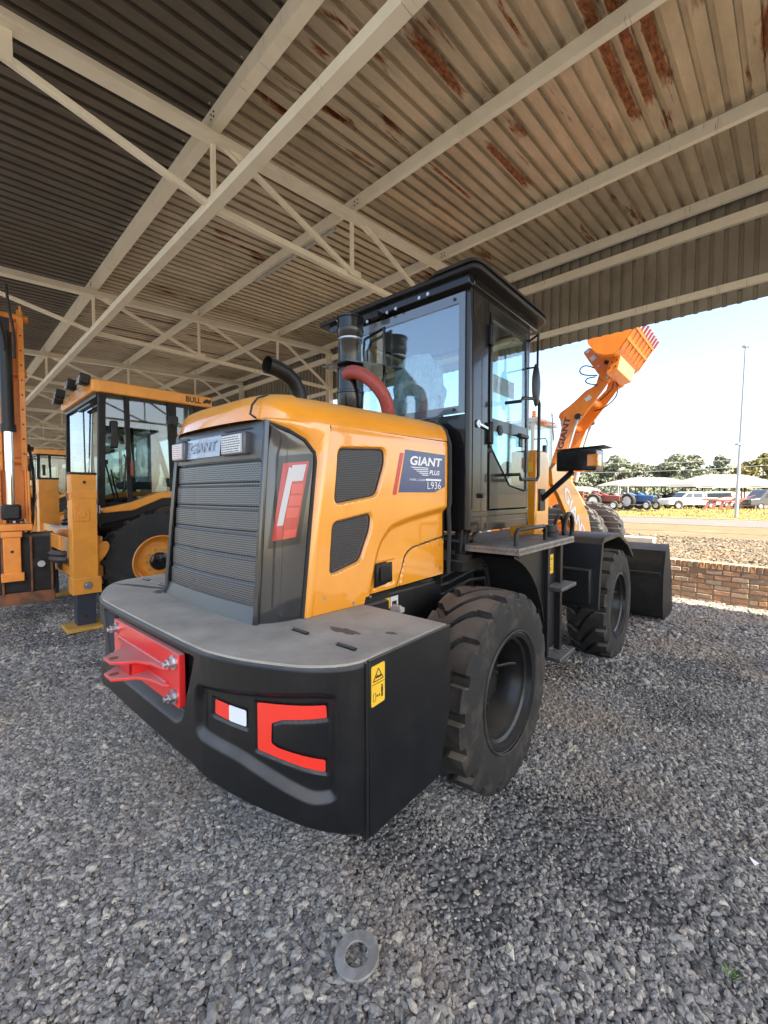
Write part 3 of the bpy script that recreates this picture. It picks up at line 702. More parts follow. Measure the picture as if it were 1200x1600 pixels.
# --- counterweight: moulded shell along its outline
OUT = [(0, -1.765), (.62, -1.762), (.74, -1.742), (.87, -1.705), (1.02, -1.64), (1.12, -1.583), (1.20, -1.51), (1.24, -1.44), (1.25, -1.37)]
def smooth_line(p, it=2):
    p = [np.array(q, float) for q in p]
    for _ in range(it):
        q = [p[0]]
        for a, b in zip(p, p[1:]): q += [a * .75 + b * .25, a * .25 + b * .75]
        q.append(p[-1]); p = q
    return np.array(p)
OS = smooth_line(OUT, 1); OD = np.r_[0, np.cumsum(np.linalg.norm(np.diff(OS, axis=0), axis=1))]; SM = OD[-1]
def x2s(x): return np.sign(x) * np.interp(np.abs(x), OS[:, 0], OD)
def outl(s):
    a = np.abs(s); x = np.interp(a, OD, OS[:, 0]); y = np.interp(a, OD, OS[:, 1])
    e = .01; x1 = np.interp(np.minimum(a + e, SM), OD, OS[:, 0]); x0 = np.interp(np.maximum(a - e, 0), OD, OS[:, 0]); y1 = np.interp(np.minimum(a + e, SM), OD, OS[:, 1]); y0 = np.interp(np.maximum(a - e, 0), OD, OS[:, 1])
    tx, ty = x1 - x0, y1 - y0; l = np.hypot(tx, ty); nx, ny = ty / l, -tx / l
    sg = np.where(s < 0, -1, 1); return x * sg, y, nx * sg, ny
WING = rounded([(.585, .99), (.61, 1.06), (.80, 1.075), (1.15, 1.11), (1.205, 1.10), (1.205, .685), (1.14, .675), (1.0, .735), (.84, .80), (.585, .83)], .05)
CSH = [(.915, 1.03), (1.175, 1.045), (1.178, .995), (1.02, .975), (.975, .955), (.972, .875), (1.0, .86), (1.172, .828), (1.172, .780), (.915, .838)]
MARK = [(.685, 1.0), (.865, .988), (.865, .915), (.68, .93)]
CEN = rounded([(-.60, 1.172), (.60, 1.172), (.475, .85), (.41, .812), (-.41, .812), (-.475, .85)], .03)
def cw_depth(s, z):
    S_, Z_ = np.broadcast_arrays(np.asarray(s, float), np.asarray(z, float)); P = np.stack([np.abs(S_).ravel(), Z_.ravel()], 1); Pc = np.stack([S_.ravel(), Z_.ravel()], 1)
    cv = lambda poly: [(x2s(a), b) for a, b in poly]
    d = .034 * sstep(-sdf_poly(P, cv(WING)), -.003, .032)
    d += .010 * sstep(-sdf_poly(P, cv(CSH)), -.014, -.002) + .010 * sstep(-sdf_poly(P, cv(MARK)), -.014, -.002)
    d += .050 * sstep(-sdf_poly(Pc, cv(CEN)), -.002, .042)
    d += .02 * sstep(P[:, 1], 1.185, 1.21) ** 2
    return d.reshape(S_.shape)
def cw_zb(s): return np.interp(np.abs(s), [0, .55, .85, 1.05, 1.3, SM], [.665, .665, .625, .59, .53, .49])
NS = 460; ss = np.linspace(-SM, SM, NS); NZ = 130
A = np.zeros((NZ + 4, NS, 3)); x0, y0, nx_, ny_ = outl(ss)
for j in range(NZ):
    z = cw_zb(ss) + (1.207 - cw_zb(ss)) * j / (NZ - 1); d = cw_depth(ss, z); d = d + .03 * (1 - sstep(z - cw_zb(ss), 0, .035)) ** 2
    A[j + 3, :, 0] = x0 - nx_ * d; A[j + 3, :, 1] = y0 - ny_ * d; A[j + 3, :, 2] = z
for k, (dd, dz) in enumerate(((.5, .03), (.12, .0), (.05, -.008))):
    A[k, :, 0] = x0 - nx_ * dd * .5; A[k, :, 1] = np.minimum(y0 - ny_ * dd, -.8); A[k, :, 2] = cw_zb(ss) + dz
A[NZ + 3] = A[NZ + 2]; A[NZ + 3, :, 0] -= nx_ * .03; A[NZ + 3, :, 1] -= ny_ * .03
cw = npgrid('counterweight', A, 'bumper', LD, .6)
def cwp(x, z, off):
    s = x2s(np.array([x], float)); zz = np.array([z], float); a, b, c, d_ = outl(s); d = cw_depth(s, zz) - off
    return (float((a - c * d)[0]), float((b - d_ * d)[0]), z)
def flat_cut(poly, step, axis=0):
    """triangulate a 2d outline and slice it into strips so that it can be wrapped on a curved face"""
    import bmesh
    bm = bmesh.new(); vs = [bm.verts.new((p[0], p[1], 0)) for p in poly]; bm.faces.new(vs); bmesh.ops.triangulate(bm, faces=bm.faces)
    lo, hi = min(p[axis] for p in poly), max(p[axis] for p in poly); k = lo + step
    while k < hi:
        n = [0, 0, 0]; n[axis] = 1; c = [0, 0, 0]; c[axis] = k
        bmesh.ops.bisect_plane(bm, geom=bm.verts[:] + bm.edges[:] + bm.faces[:], plane_co=c, plane_no=n); k += step
    bm.verts.ensure_lookup_table(); v = [(q.co.x, q.co.y) for q in bm.verts]; bm.verts.index_update(); f = [tuple(q.index for q in fc.verts) for fc in bm.faces]; bm.free(); return v, f
def cw_decal(name, poly, m, mir=1, th=.004, r=.008):
    v, f = flat_cut(rounded(poly, r, 3), .02); mb = MB()
    def pt(x, z):
        s = x2s(np.array([x * mir], float)); a, b, c, d_ = outl(s); d = .044 - th; return (float((a - c * d)[0]), float((b - d_ * d)[0]), z)
    mb.add([pt(x, z) for x, z in v], f)
    return obj(name, mb, m, cw, smooth=None)
for s in (1, -1):
    cw_decal('red_reflector', CSH, 'redrefl', s)
    cw_decal('marker_tape', [(.688, .997), (.770, .992), (.770, .925), (.685, .935)], 'redrefl', s)
    cw_decal('marker_tape', [(.770, .992), (.862, .986), (.862, .919), (.770, .925)], 'whiterefl', s)
for s in (1, -1):
    X = 1.25 * s
    sp_ = obj('side_plate', MB().prism([(-1.372, 1.207), (-.78, 1.214), (-.776, .80), (-.875, .486), (-1.372, .484)], X - .012 * s, X + .003 * s, 'x'), 'bumper', LD, bevel=.003)
    obj('plate_flange', MB().b2(X - .02 * s, X + .0045 * s, -1.392, -1.378, .49, 1.2), 'satin', sp_)
st = obj('warning_sticker', MB().prism(rounded([(-1.362, 1.178), (-1.282, 1.182), (-1.282, 1.02), (-1.362, 1.014)], .008, 3), 1.253, 1.2555, 'x'), 'yellow', LD)
pb = MB(); X = 1.2565
def ring2(mb, pts, wdt, X, X2=None):
    for a, b in zip(pts, pts[1:] + pts[:1]): mb.bar((X, *a), (X, *b), wdt, .001, (1, 0, 0))
ring2(pb, [(-1.352, 1.115), (-1.292, 1.117), (-1.322, 1.165)], .0032, X)
ring2(pb, [(-1.3585, 1.104), (-1.2855, 1.106), (-1.2855, 1.105), (-1.3585, 1.103)], .001, X)
pb.bar((X, -1.338, 1.130), (X, -1.308, 1.130), .008, .001, (1, 0, 0)); pb.bar((X, -1.333, 1.142), (X, -1.318, 1.126), .003, .001, (1, 0, 0)); pb.bar((X, -1.312, 1.136), (X, -1.304, 1.128), .005, .001, (1, 0, 0))
ring2(pb, [(-1.352, 1.035), (-1.338, 1.036), (-1.338, 1.068), (-1.352, 1.066)], .001, X)
pb.bar((X, -1.332, 1.053), (X, -1.314, 1.054), .0025, .001, (1, 0, 0)); pb.prism([(-1.334, 1.053), (-1.328, 1.059), (-1.328, 1.047)], X - .0005, X + .0005); pb.prism([(-1.310, 1.054), (-1.316, 1.060), (-1.316, 1.048)], X - .0005, X + .0005)
pb.bar((X, -1.300, 1.062), (X, -1.300, 1.082), .010, .001, (1, 0, 0)); pb.bar((X, -1.3025, 1.062), (X, -1.3025, 1.042), .0035, .001, (1, 0, 0)); pb.bar((X, -1.2975, 1.062), (X, -1.2975, 1.042), .0035, .001, (1, 0, 0)); pb.cyl((X - .0005, -1.300, 1.088), (X + .0005, -1.300, 1.088), .0045, n=10)
obj('pictogram', pb, 'print_black', st)
# cover plate on top with a hinged lid
n_ = 60; top = []
for s in np.linspace(-SM, SM, n_):
    a, b, c, d_ = outl(np.array([s])); top.append((float(a[0] - c[0] * .012), float(b[0] - d_[0] * .012)))
top = [(-1.24, -.785)] + top + [(1.24, -.785)]
cp = obj('cover_plate', MB().prism(top, 1.200, 1.2125, 'z'), 'cover', LD, bevel=.002)
for s in (1, -1):
    lid = obj('cover_lid', MB().prism([(.66 * s, -1.335), (1.232 * s, -1.335), (1.232 * s, -.79), (.66 * s, -.79)], 1.213, 1.216, 'z'), 'cover', cp)
    for hx in (.78, 1.09): obj('hinge', MB().cyl((hx * s - .055, -1.338, 1.219), (hx * s + .055, -1.338, 1.219), .006, n=8).b2(hx * s - .055, hx * s + .055, -1.350, -1.325, 1.2125, 1.2175), 'black', cp)
def blot(name, cx, cy, rx, ry, z, seed, m='patch', rot=0):
    r_ = random.Random(seed); n = 26; ph = [r_.uniform(0, 6) for _ in range(4)]
    poly = []
    for k in range(n):
        a = 2 * pi * k / n; f = 1 + .22 * sin(2 * a + ph[0]) + .14 * sin(5 * a + ph[1]) + .10 * sin(9 * a + ph[2]); u, v = rx * f * cos(a), ry * f * sin(a)
        poly.append((cx + u * cos(rot) - v * sin(rot), cy + u * sin(rot) + v * cos(rot)))
    return obj(name, MB().prism(poly, z, z + .0006, 'z'), m, cp, smooth=None)
blot('water_stain', .93, -1.20, .075, .035, 1.2162, 1); blot('water_stain', 1.12, -1.08, .03, .016, 1.2162, 2)
blot('water_stain', -.80, -1.42, .26, .03, 1.2127, 3, rot=.35); blot('water_stain', -.60, -1.43, .06, .035, 1.2129, 5)
# tow bracket
mp_ = obj('mounting_plate', MB().prism(rounded([(-.395, .895), (.455, .895), (.455, 1.145), (-.395, 1.145)], .015, 3), -1.765, -1.735, 'y'), 'red', LD, bevel=.003)
def fork(z):
    half_ = [(.33, -1.765), (.31, -1.785), (.20, -1.80), (.12, -1.835), (.075, -1.895), (.05, -1.925)]
    pl = half_ + [(-a, b) for a, b in half_[::-1]]; pl = [(a + .03, b) for a, b in pl]
    return MB().prism(pl, z - .007, z + .007, 'z')
tb = obj('tow_bracket', fork(1.052), 'red', LD, bevel=.003); obj('bracket_plate', fork(.972), 'red', tb, bevel=.003)
obj('bracket_web', MB().b2(-.035, .105, -1.85, -1.84, .975, 1.05).b2(.095, .105, -1.85, -1.765, .975, 1.05).b2(-.035, -.025, -1.85, -1.765, .975, 1.05), 'red', tb)
for z in (1.0595, .9795): obj('pin_hole', MB().cyl((.03, -1.895, z - .001), (.03, -1.895, z + .0008), .021, n=18), 'rust', tb)
obj('weld_bead', MB().tube([(-.30 + .033 * k, -1.768, 1.060 + .002 * (k % 2)) for k in range(20)], .006, 6).tube([(-.30 + .033 * k, -1.768, .980 + .002 * (k % 2)) for k in range(20)], .006, 6), 'red', tb)
for x in (-.35, .405):
    for z in (1.098, .94):
        b = obj('bolt', MB().cyl((x, -1.765, z), (x, -1.772, z), .034, n=22), 'steel', mp_)
        obj('bolt_head', MB().cyl((x, -1.772, z), (x, -1.797, z), .023, n=6).cyl((x, -1.797, z), (x, -1.812, z), .013, n=12), 'steel', b, bevel=.001)

# --- hood
def Xs(Y): return .698 + .057 * Y
def Yr(z): return np.interp(z, [1.21, 2.226], [-1.146, -1.011])
W1 = rounded([(-.953, 2.112), (-.60, 2.135), (-.597, 2.05), (-.673, 1.858), (-.983, 1.812)], .035, 5)
W2 = rounded([(-.998, 1.70), (-.712, 1.745), (-.72, 1.66), (-.806, 1.475), (-1.020, 1.424)], .035, 5)
CRS = rounded([(.2, 1.79), (-.10, 1.752), (-.34, 1.714), (-.539, 1.669), (-.632, 1.58), (-.673, 1.491), (-.765, 1.1), (.2, 1.1)], .05, 5)
PANL = rounded([(.2, 1.565), (-.02, 1.545), (-.311, 1.503), (-.38, 1.461), (-.465, 1.1), (.2, 1.1)], .05, 5)
LAT = [(-.655, 1.432), (-.487, 1.440), (-.487, 1.298), (-.660, 1.285)]
def hood_depth(Y, z, right=True):
    Y_, Z_ = np.broadcast_arrays(np.asarray(Y, float), np.asarray(z, float)); P = np.stack([Y_.ravel(), Z_.ravel()], 1)
    d = .030 * sstep(-sdf_poly(P, W1), -.016, .006) + .030 * sstep(-sdf_poly(P, W2), -.016, .006)
    d += .030 * sstep(-sdf_poly(P, CRS), -.012, .045)
    d += .012 * (1 - sstep(np.abs(sdf_poly(P, PANL)), .0015, .0065))
    d += .006 * sstep(-sdf_poly(P, LAT), -.012, -.002)
    d += .004 * sstep(P[:, 1], 2.18, 2.235) ** 2
    return d.reshape(Y_.shape)
def hs(Y, z, off=0., sgn=1):
    d = float(hood_depth(np.array([Y]), np.array([z]))[0]) if off > -5 else 0; return ((Xs(Y) - d + off) * sgn, Y, z)
for sgn, nu, nv in ((1, 170, 145), (-1, 60, 50)):
    U = np.linspace(0, 1, nu)[None]; V = np.linspace(0, 1, nv)[:, None]; Y0 = -1.146 + 1.191 * U
    zb = np.where(Y0 < -.772, 1.215, 1.252 + .03 * (Y0 + .76) / .8) + 0 * V; zt = 2.235 + 0 * U
    z = zb + (zt - zb) * V; yr = Yr(z); Y = yr + (.045 - yr) * U
    d = hood_depth(Y, z); A = np.stack([(Xs(Y) - d) * sgn, Y, z], 2)
    sp_ = npgrid('hood_side_panel', A, 'orange', LD, .5, flip=sgn < 0)
    # bottom return
    for W_ in (W1, W2):
        vs = obj('vent_screen', MB().add([((Xs(a) - .019) * sgn, a, b) for a, b in W_], [tuple(range(len(W_)))]), 'perf2', sp_, smooth=None, uv=(1, 2))
        obj('vent_backing', MB().add([((Xs(a) - .029) * sgn, a, b) for a, b in W_], [tuple(range(len(W_)))]), 'matte', sp_, smooth=None)
        rr = MB(); pts = [((Xs(a) - .018) * sgn, a, b) for a, b in W_]; rr.tube(pts + [pts[0], pts[1]], .006, 6, False); obj('vent_seal', rr, 'rubber2', sp_)
    if sgn > 0: HSP = sp_
# right-side details
pl_ = [p for p in PANL if p[1] > 1.262 and p[0] < .04]
pl_ = [(-.462, 1.262)] + [p for p in pl_[::-1]] if pl_[0][0] > pl_[-1][0] else [(-.462, 1.262)] + pl_
pl_ = sorted(pl_, key=lambda p: p[0]) ; pl_.append((.043, 1.552))
obj('panel_seam', MB().tube([(Xs(a) - .0315, a, b) for a, b in pl_], .004, 6), 'rubber2', HSP)
obj('latch_frame', MB().prism(rounded([(-.656, 1.434), (-.487, 1.441), (-.487, 1.297), (-.661, 1.284)], .015, 3), Xs(-.57) - .040, Xs(-.57) - .0345, 'x'), 'satin', HSP)
lat = obj('door_latch', MB().prism(rounded([(-.645, 1.425), (-.497, 1.432), (-.497, 1.305), (-.650, 1.293)], .012, 3), Xs(-.57) - .037, Xs(-.57) - .026, 'x'), 'black', HSP, bevel=.003)
obj('latch_handle', MB().prism(rounded([(-.618, 1.405), (-.528, 1.410), (-.528, 1.325), (-.618, 1.318)], .012, 3), Xs(-.57) - .027, Xs(-.57) - .015, 'x'), 'satin', lat, bevel=.004)
def dec(name, poly, m, off=.0015, parent=None): return obj(name, MB().add([hs(a, b, off) for a, b in poly], [tuple(range(len(poly)))]), m, parent or HSP, smooth=None)
DP = [(-.411, 2.149), (.014, 2.140), (.017, 1.915), (-.104, 1.874), (-.476, 1.873)]
for yy_, zz_ in ((-.70, 1.24), (-.86, 1.235), (.0, 1.33), (.0, 1.50), (-1.07, 1.30)): obj('panel_bolt', MB().cyl(hs(yy_, zz_, -.004), hs(yy_, zz_, .004), .009, n=8), 'steel', HSP)
dcl = dec('name_decal', DP, 'navy'); dec('decal_stripe', [(-.461, 2.125), (-.427, 2.125), (-.497, 1.858), (-.531, 1.858)], 'redtape')
def hmap(y0, y1, z0, z1, sh=0., off=.003): return lambda u, v: hs(y0 + (y1 - y0) * u + sh * v, z0 + (z1 - z0) * v + .0 * u, off)
tx = MB(); text(tx, 'GIANT', hmap(-.372, -.035, 2.052, 2.112, .012), .028); text(tx, 'PLUS', hmap(-.165, -.055, 1.993, 2.026, .006), .02)
text(tx, 'WHEEL LOADER', hmap(-.37, -.21, 1.950, 1.964), .0); text(tx, 'L936', hmap(-.185, -.035, 1.897, 1.946), -.005)
for k in range(5): y0 = -.365 + .028 * k; z0 = 2.041 - .012 * k; tx.add([hs(y0, z0, .003), hs(-.175 + .0 * k, z0, .003), hs(-.178, z0 - .005, .003), hs(y0 + .015, z0 - .005, .003)], [(0, 1, 2, 3)])
tx.add([hs(-.205, 1.966, .003), hs(-.03, 1.966, .003), hs(-.035, 1.953, .003), hs(-.205, 1.953, .003)], [(0, 1, 2, 3)])
obj('decal_lettering', tx, 'print_white', dcl, smooth=None)
# hood top shell
OT = [(Xs(.05), .05), (Xs(-.3), -.3), (Xs(-.7), -.7), (.640, -1.02), (.625, -1.12), (.585, -1.23), (.51, -1.325), (.40, -1.372), (.2, -1.392), (0, -1.396)]
OT = OT + [(-a, b) for a, b in OT[:-1][::-1]]
OT = smooth_line(OT, 2)
PRF = [(.004, -.004, 0), (.009, .03, 0), (.024, .075, 0), (.055, .115, 0), (.105, .142, 0), (.18, .160, 0), (.30, .178, 0)]
rings = []
for ins, dz, _ in PRF:
    ring = []
    for x, y in OT:
        c = np.array([0, max(y, -.85)]); p = np.array([x, y]); dd = c - p; l = np.linalg.norm(dd); q = p + dd / l * min(ins, l)
        ez = 2.235 + (.012 if y < -1.2 else 0) + .010 * (y + 1.3) / 1.3
        ring.append((q[0], q[1], ez + dz * (1 - .06 * max(0, (y + .2)) / .25)))
    rings.append(ring)
rings.append([(0 + x * .05, max(y, -.85), 2.435) for x, y in OT])
hd = obj('hood', MB().loft(rings, caps=False, closed=False), 'orange', LD, smooth=.7)
# seam between the tail cap and the right wing of the hood
sm = [(.45, -1.352, 2.247), (.452, -1.385, 2.262), (.450, -1.372, 2.31), (.443, -1.335, 2.352), (.42, -1.26, 2.385), (.37, -1.12, 2.404)]
obj('hood_seam', MB().tube([(a, b - .003, c + .002) for a, b, c in sm], .0055, 6), 'rubber2', hd)
obj('lifting_eye', MB().tube([(.12 + .022 * cos(a), -1.0, 2.435 + .026 * sin(a)) for a in np.linspace(-.3, pi + .3, 10)], .007, 8), 'steel', hd)
obj('hood_seal', MB().tube([(Xs(.05) + .006, .058, 1.29), (Xs(.05) + .010, .062, 1.6), (Xs(.05) + .004, .058, 1.76), (Xs(.05) + .012, .062, 1.80), (Xs(.05) + .008, .062, 2.22), (Xs(.05) - .03, .062, 2.32), (Xs(.05) - .12, .06, 2.39), (.3, .06, 2.42), (0, .06, 2.43)], .016, 8), 'rubber2', hd)
obj('rear_bulkhead', MB().prism([(-.66, 1.2), (.66, 1.2), (.69, 2.2), (.55, 2.38), (-.55, 2.38), (-.69, 2.2)], .03, .05, 'y'), 'matte', LD)
# orange rim round the gunmetal corner and the corner itself
E1 = [(.612, -1.192, 1.214), (.606, -1.138, 1.65), (.600, -1.088, 2.04), (.598, -1.094, 2.085), (.590, -1.15, 2.145), (.565, -1.235, 2.190), (.50, -1.335, 2.232), (.44, -1.352, 2.244)]
E2 = [(Xs(-1.146), -1.146, 1.215), (Xs(-1.08), -1.086, 1.65), (Xs(-1.03), -1.014, 2.18), (.640, -1.022, 2.235), (.625, -1.12, 2.236), (.585, -1.232, 2.246), (.51, -1.325, 2.248), (.44, -1.360, 2.248)]
def corner(sgn, nm):
    nv = 70; nu = 9; A = np.zeros((nv, nu, 3))
    for j in range(nv):
        p = np.array(lp(E1, j / (nv - 1))); q = np.array(lp(E2, j / (nv - 1)))
        for i in range(nu):
            f = i / (nu - 1); r_ = p * (1 - f) + q * f; b = .014 * sin(pi * min(1, f * 1.0)) ; r_[0] += b * .75; r_[1] -= b * .4; r_[2] += .0
            A[j, i] = r_ * np.array([sgn, 1, 1])
    return npgrid('hood_corner_rim', A, 'orange', LD, .6, flip=sgn < 0)
corner(1, ''); corner(-1, '')
def gA(z): t = (z - 1.21) / 1.03; return (.515 - .02 * t, -1.410 + .092 * t)
def sur(s, v):
    """surround surface: s 0 at the grille .. 1 at the orange rim"""
    zA = 1.212 + 1.026 * v; a = np.array([*gA(zA), zA]); b = np.array((np.interp(zA, [1.214, 1.65, 2.0], [.612, .606, .601]), np.interp(zA, [1.214, 1.65, 2.0], [-1.192, -1.138, -1.093]), zA)) if v < .768 else np.array(lp([(.601, -1.093, 2.0)] + E1[2:7], (v - .768) / .232)); b[0] -= .004; b[1] -= .004
    p = a * (1 - s) + b * s; h = .022 * sin(pi * s); p[0] += h * .6; p[1] -= h * .8
    return p
for sgn in (1, -1):
    nv, nu = 60, 14
    A = np.array([[sur(i / (nu - 1), j / (nv - 1)) for i in range(nu)] for j in range(nv)]); A[..., 0] *= sgn
    g_ = npgrid('grille_surround', A, 'surround', LD, .7, flip=sgn < 0)
    obj('rim_seal', MB().tube([(p[0] * sgn, p[1] - .004, p[2]) for p in E1[:7]], .009, 6), 'rubber2', g_)
    obj('corner_edge', MB().tube([(sgn * (gA(z)[0] + .012), gA(z)[1] - .010, z) for z in np.linspace(1.215, 2.235, 12)], .016, 10), 'surround', g_)
    # tail lamp
    def sv(s, z, off):
        v = (z - 1.212) / 1.026
        for _ in range(6): v += (z - sur(s, v)[2]) / 1.026
        p = np.array(sur(s, v)); p[0] += off * .82; p[1] -= off * .57; p[0] *= sgn; return tuple(p)
    def lens(name, quad, m, off0, off1, par, n=6):
        # quad in (s,z): bl, br, tr, tl
        q = [np.array(k) for k in quad]
        def Q(u, v): return (q[0] * (1 - u) + q[1] * u) * (1 - v) + (q[3] * (1 - u) + q[2] * u) * v
        mb = MB(); mb.grid(lambda u, v: sv(*Q(u, v), off1), n, n)
        ed = [(k / n, 0) for k in range(n)] + [(1, k / n) for k in range(n)] + [(1 - k / n, 1) for k in range(n)] + [(0, 1 - k / n) for k in range(n)]
        mb.loft([[sv(*Q(u, v), off0) for u, v in ed], [sv(*Q(u, v), off1) for u, v in ed]], caps=False)
        return obj(name, mb, m, par, smooth=.6)
    bez = lens('tail_lamp', [(.17, 1.585), (.83, 1.605), (.98, 2.078), (.29, 2.055)], 'black', -.005, .006, LD, 8)
    lens('lamp_housing', [(.25, 1.625), (.74, 1.640), (.885, 2.035), (.375, 2.018)], 'lens_red', .004, .013, bez, 8)
    lens('clear_lens', [(.335, 1.70), (.46, 1.703), (.615, 1.99), (.50, 2.00)], 'lens_clear', .012, .0165, bez)
    lens('clear_lens', [(.52, 1.925), (.79, 1.932), (.835, 2.018), (.565, 2.010)], 'lens_clear', .012, .0168, bez)
    for k in range(4):
        z0 = 1.885 - .062 * k; sh = .035 * k; lens('red_segment', [(.565 - sh * .9, z0 - .022), (.795 - sh * .7, z0 - .018), (.81 - sh * .7, z0 + .032), (.575 - sh * .9, z0 + .029)], 'lens_red2' if k < 3 else 'lens_red', .012, .017, bez, 3)
    lens('red_segment', [(.47, 1.632), (.72, 1.642), (.745, 1.685), (.49, 1.677)], 'lens_red2', .012, .017, bez, 3)
# grille
def gy(x, z): return gA(z)[1] - .022 * (1 - (x / .5) ** 2)
def gp(x, z, off=0.): return (x, gy(x, z) - off, z)
fr = MB()
fr.grid(lambda u, v: gp((-1 + 2 * u) * (gA(2.04 + .195 * v)[0] + .004), 2.045 + .19 * v, .010 + .01 * sin(pi * v)), 24, 6)
fr.grid(lambda u, v: gp((-1 + 2 * u) * (gA(1.21 + .08 * v)[0] + .004), 1.212 + .08 * v, .020 - .018 * v), 24, 4)
gr = obj('grille_frame', fr, 'gunmetal', LD, smooth=.7); gr.data.materials[0] = M['gunmetal']
zz = np.linspace(1.285, 2.048, 150); xx = np.linspace(-.487, .487, 12)
A = np.zeros((len(zz), len(xx), 3)); UVg = np.zeros((len(zz), len(xx), 2))
for j, z in enumerate(zz):
    ph_ = (z - 1.285) / .128; fz = ph_ % 1; off = .008 * (sstep(np.array([fz]), .0, .04)[0] * (1 - sstep(np.array([fz]), .82, .86)[0])) + .006 * fz
    for i, x in enumerate(xx): A[j, i] = gp(x * (1 - .03 * (z - 1.2)), z, -.010 + off); UVg[j, i] = (x, z)
msh = npgrid('grille_mesh', A, 'perf', LD, .3, uvxy=UVg)
obj('radiator', MB().b2(-.36, .42, -1.29, -1.22, 1.25, 2.05), 'matte', msh)
rf = MB()
for k in range(44): rf.b2(-.34, .40, -1.285, -1.27, 1.27 + .0175 * k, 1.276 + .0175 * k)
tag(obj('radiator_fins', rf, 'galv', msh), kind='stuff')
hdr = MB(); hdr.grid(lambda u, v: gp(-.30 + .42 * u, 2.075 + .115 * v, .024), 10, 3); flm = obj('protective_film', hdr, mat('bluish_film', (.30, .34, .42), .25, coat=.5, bump=(25, .5, .01)), gr)
tx = MB(); text(tx, 'GIANT', lambda u, v: gp(-.255 + .33 * u + .01 * v, 2.108 + .06 * v, .0255 + .006), .03); obj('emblem_lettering', tx, mat('embossed_letters', (.22, .24, .30), .3, metal=.5, coat=.5), gr, smooth=None)
obj('grille_slot', MB().grid(lambda u, v: gp(.14 + .26 * u, 2.202 + .010 * v, .022), 6, 1), 'print_black', gr)
obj('grille_slot', MB().grid(lambda u, v: gp(-.47 + .16 * u, 2.196 + .016 * v, .022), 6, 1), 'print_black', gr)
for x0, x1, m2 in ((-.455, -.315, 'white'), (.17, .375, 'white')):
    lb = obj('work_lamp', MB().b2(x0 - .006, x1 + .022, gy(0, 2.12) - .040, gy(0, 2.12) + .01, 2.068, 2.185), 'gunmetal', gr, bevel=.008)
    obj('lamp_glass', MB().b2(x0, x1, gy(0, 2.12) - .045, gy(0, 2.12) - .037, 2.078, 2.176), 'lens_clear', lb, bevel=.003)
    t2 = MB(); cy_ = gy(0, 2.12) - .0465
    for r_ in range(7):
        xx_ = x0 + .012
        while xx_ < x1 - .02:
            wl = random.uniform(.006, .02); zc_ = 2.160 - .0125 * r_; t2.add([(xx_, cy_, zc_), (xx_ + wl, cy_, zc_), (xx_ + wl, cy_, zc_ + .005), (xx_, cy_, zc_ + .005)], [(0, 1, 2, 3)]); xx_ += wl + .004
    obj('paper_print', t2, 'print_black' if x0 > 0 else 'redtape', lb, smooth=None)
    obj('paper_label', MB().b2(x0 + .006, x1 - .008, cy_ + .0005, cy_ + .0012, 2.082, 2.172), 'white', lb)
# exhaust and air intake
obj('exhaust_pipe', MB().tube([(0, -.72, 2.40), (0, -.72, 2.50), (0, -.735, 2.565), (0, -.775, 2.625), (0, -.84, 2.665), (0, -.92, 2.685), (0, -.985, 2.69)], [.050, .050, .050, .050, .052, .054, .056], 20, False).tube([(0, -.985, 2.69), (0, -.9, 2.683), (0, -.84, 2.663)], [.053, .048, .03], 20, False), 'satin', LD, smooth=.8)
ac = obj('air_cleaner', MB().lathe([(.001, 2.50), (.085, 2.51), (.105, 2.56), (.108, 2.66), (.112, 2.665), (.112, 2.68), (.105, 2.685), (.105, 2.86), (.088, 2.87), (.088, 3.06), (.094, 3.07), (.094, 3.09), (.085, 3.095), (.100, 3.12), (.108, 3.15), (.108, 3.17), (.104, 3.175), (.104, 3.245), (.112, 3.25), (.112, 3.262), (.08, 3.268), (.001, 3.27)], (-.1, -.14, 0), 'z', 40), 'black', LD, smooth=.6)
obj('clamp', MB().lathe([(.09, 3.082), (.099, 3.084), (.099, 3.096), (.09, 3.098)], (-.1, -.14, 0), 'z', 32), 'steel', ac)
obj('support_plate', MB().prism([(-.26, -.30), (.02, -.30), (.20, .10), (.20, .16), (-.26, .16)], 2.872, 2.882, 'z'), 'black', ac)
hp = [(-.06, -.215, 2.80), (.02, -.235, 2.805), (.12, -.20, 2.765), (.20, -.13, 2.67), (.24, -.08, 2.56), (.25, -.07, 2.40)]
hp = smooth_line(hp, 3); hr = MB(); nh = 90
hpts = [lpl(hp, k / nh) for k in range(nh + 1)]; hr.tube(hpts, [.050 + .0035 * (k % 2) for k in range(nh + 1)], 18); obj('intake_hose', hr, 'hose', LD, smooth=.9)
mb = MB(); mb.tube([(-.18, .13, 2.82), (-.20, .12, 3.10), (-.17, .10, 3.18), (.06, .10, 3.22)], .012, 8).tube([(.05, .10, 3.22), (.05, .10, 2.72)], .012, 8); obj('mirror_stay', mb, 'black', LD)

# --- cab
CX0, CX1, CY0, CY1, CZ0, CZ1 = -.56, .82, .15, 1.22, 1.60, 3.36
cab = obj('cab', MB().b2(CX0, CX1 - .02, CY0 + .005, CY0 + .03, CZ0, 2.445).b2(CX0, CX1, CY0 + .03, CY1, CZ0 - .02, CZ0 + .05), 'black', LD, bevel=.004)
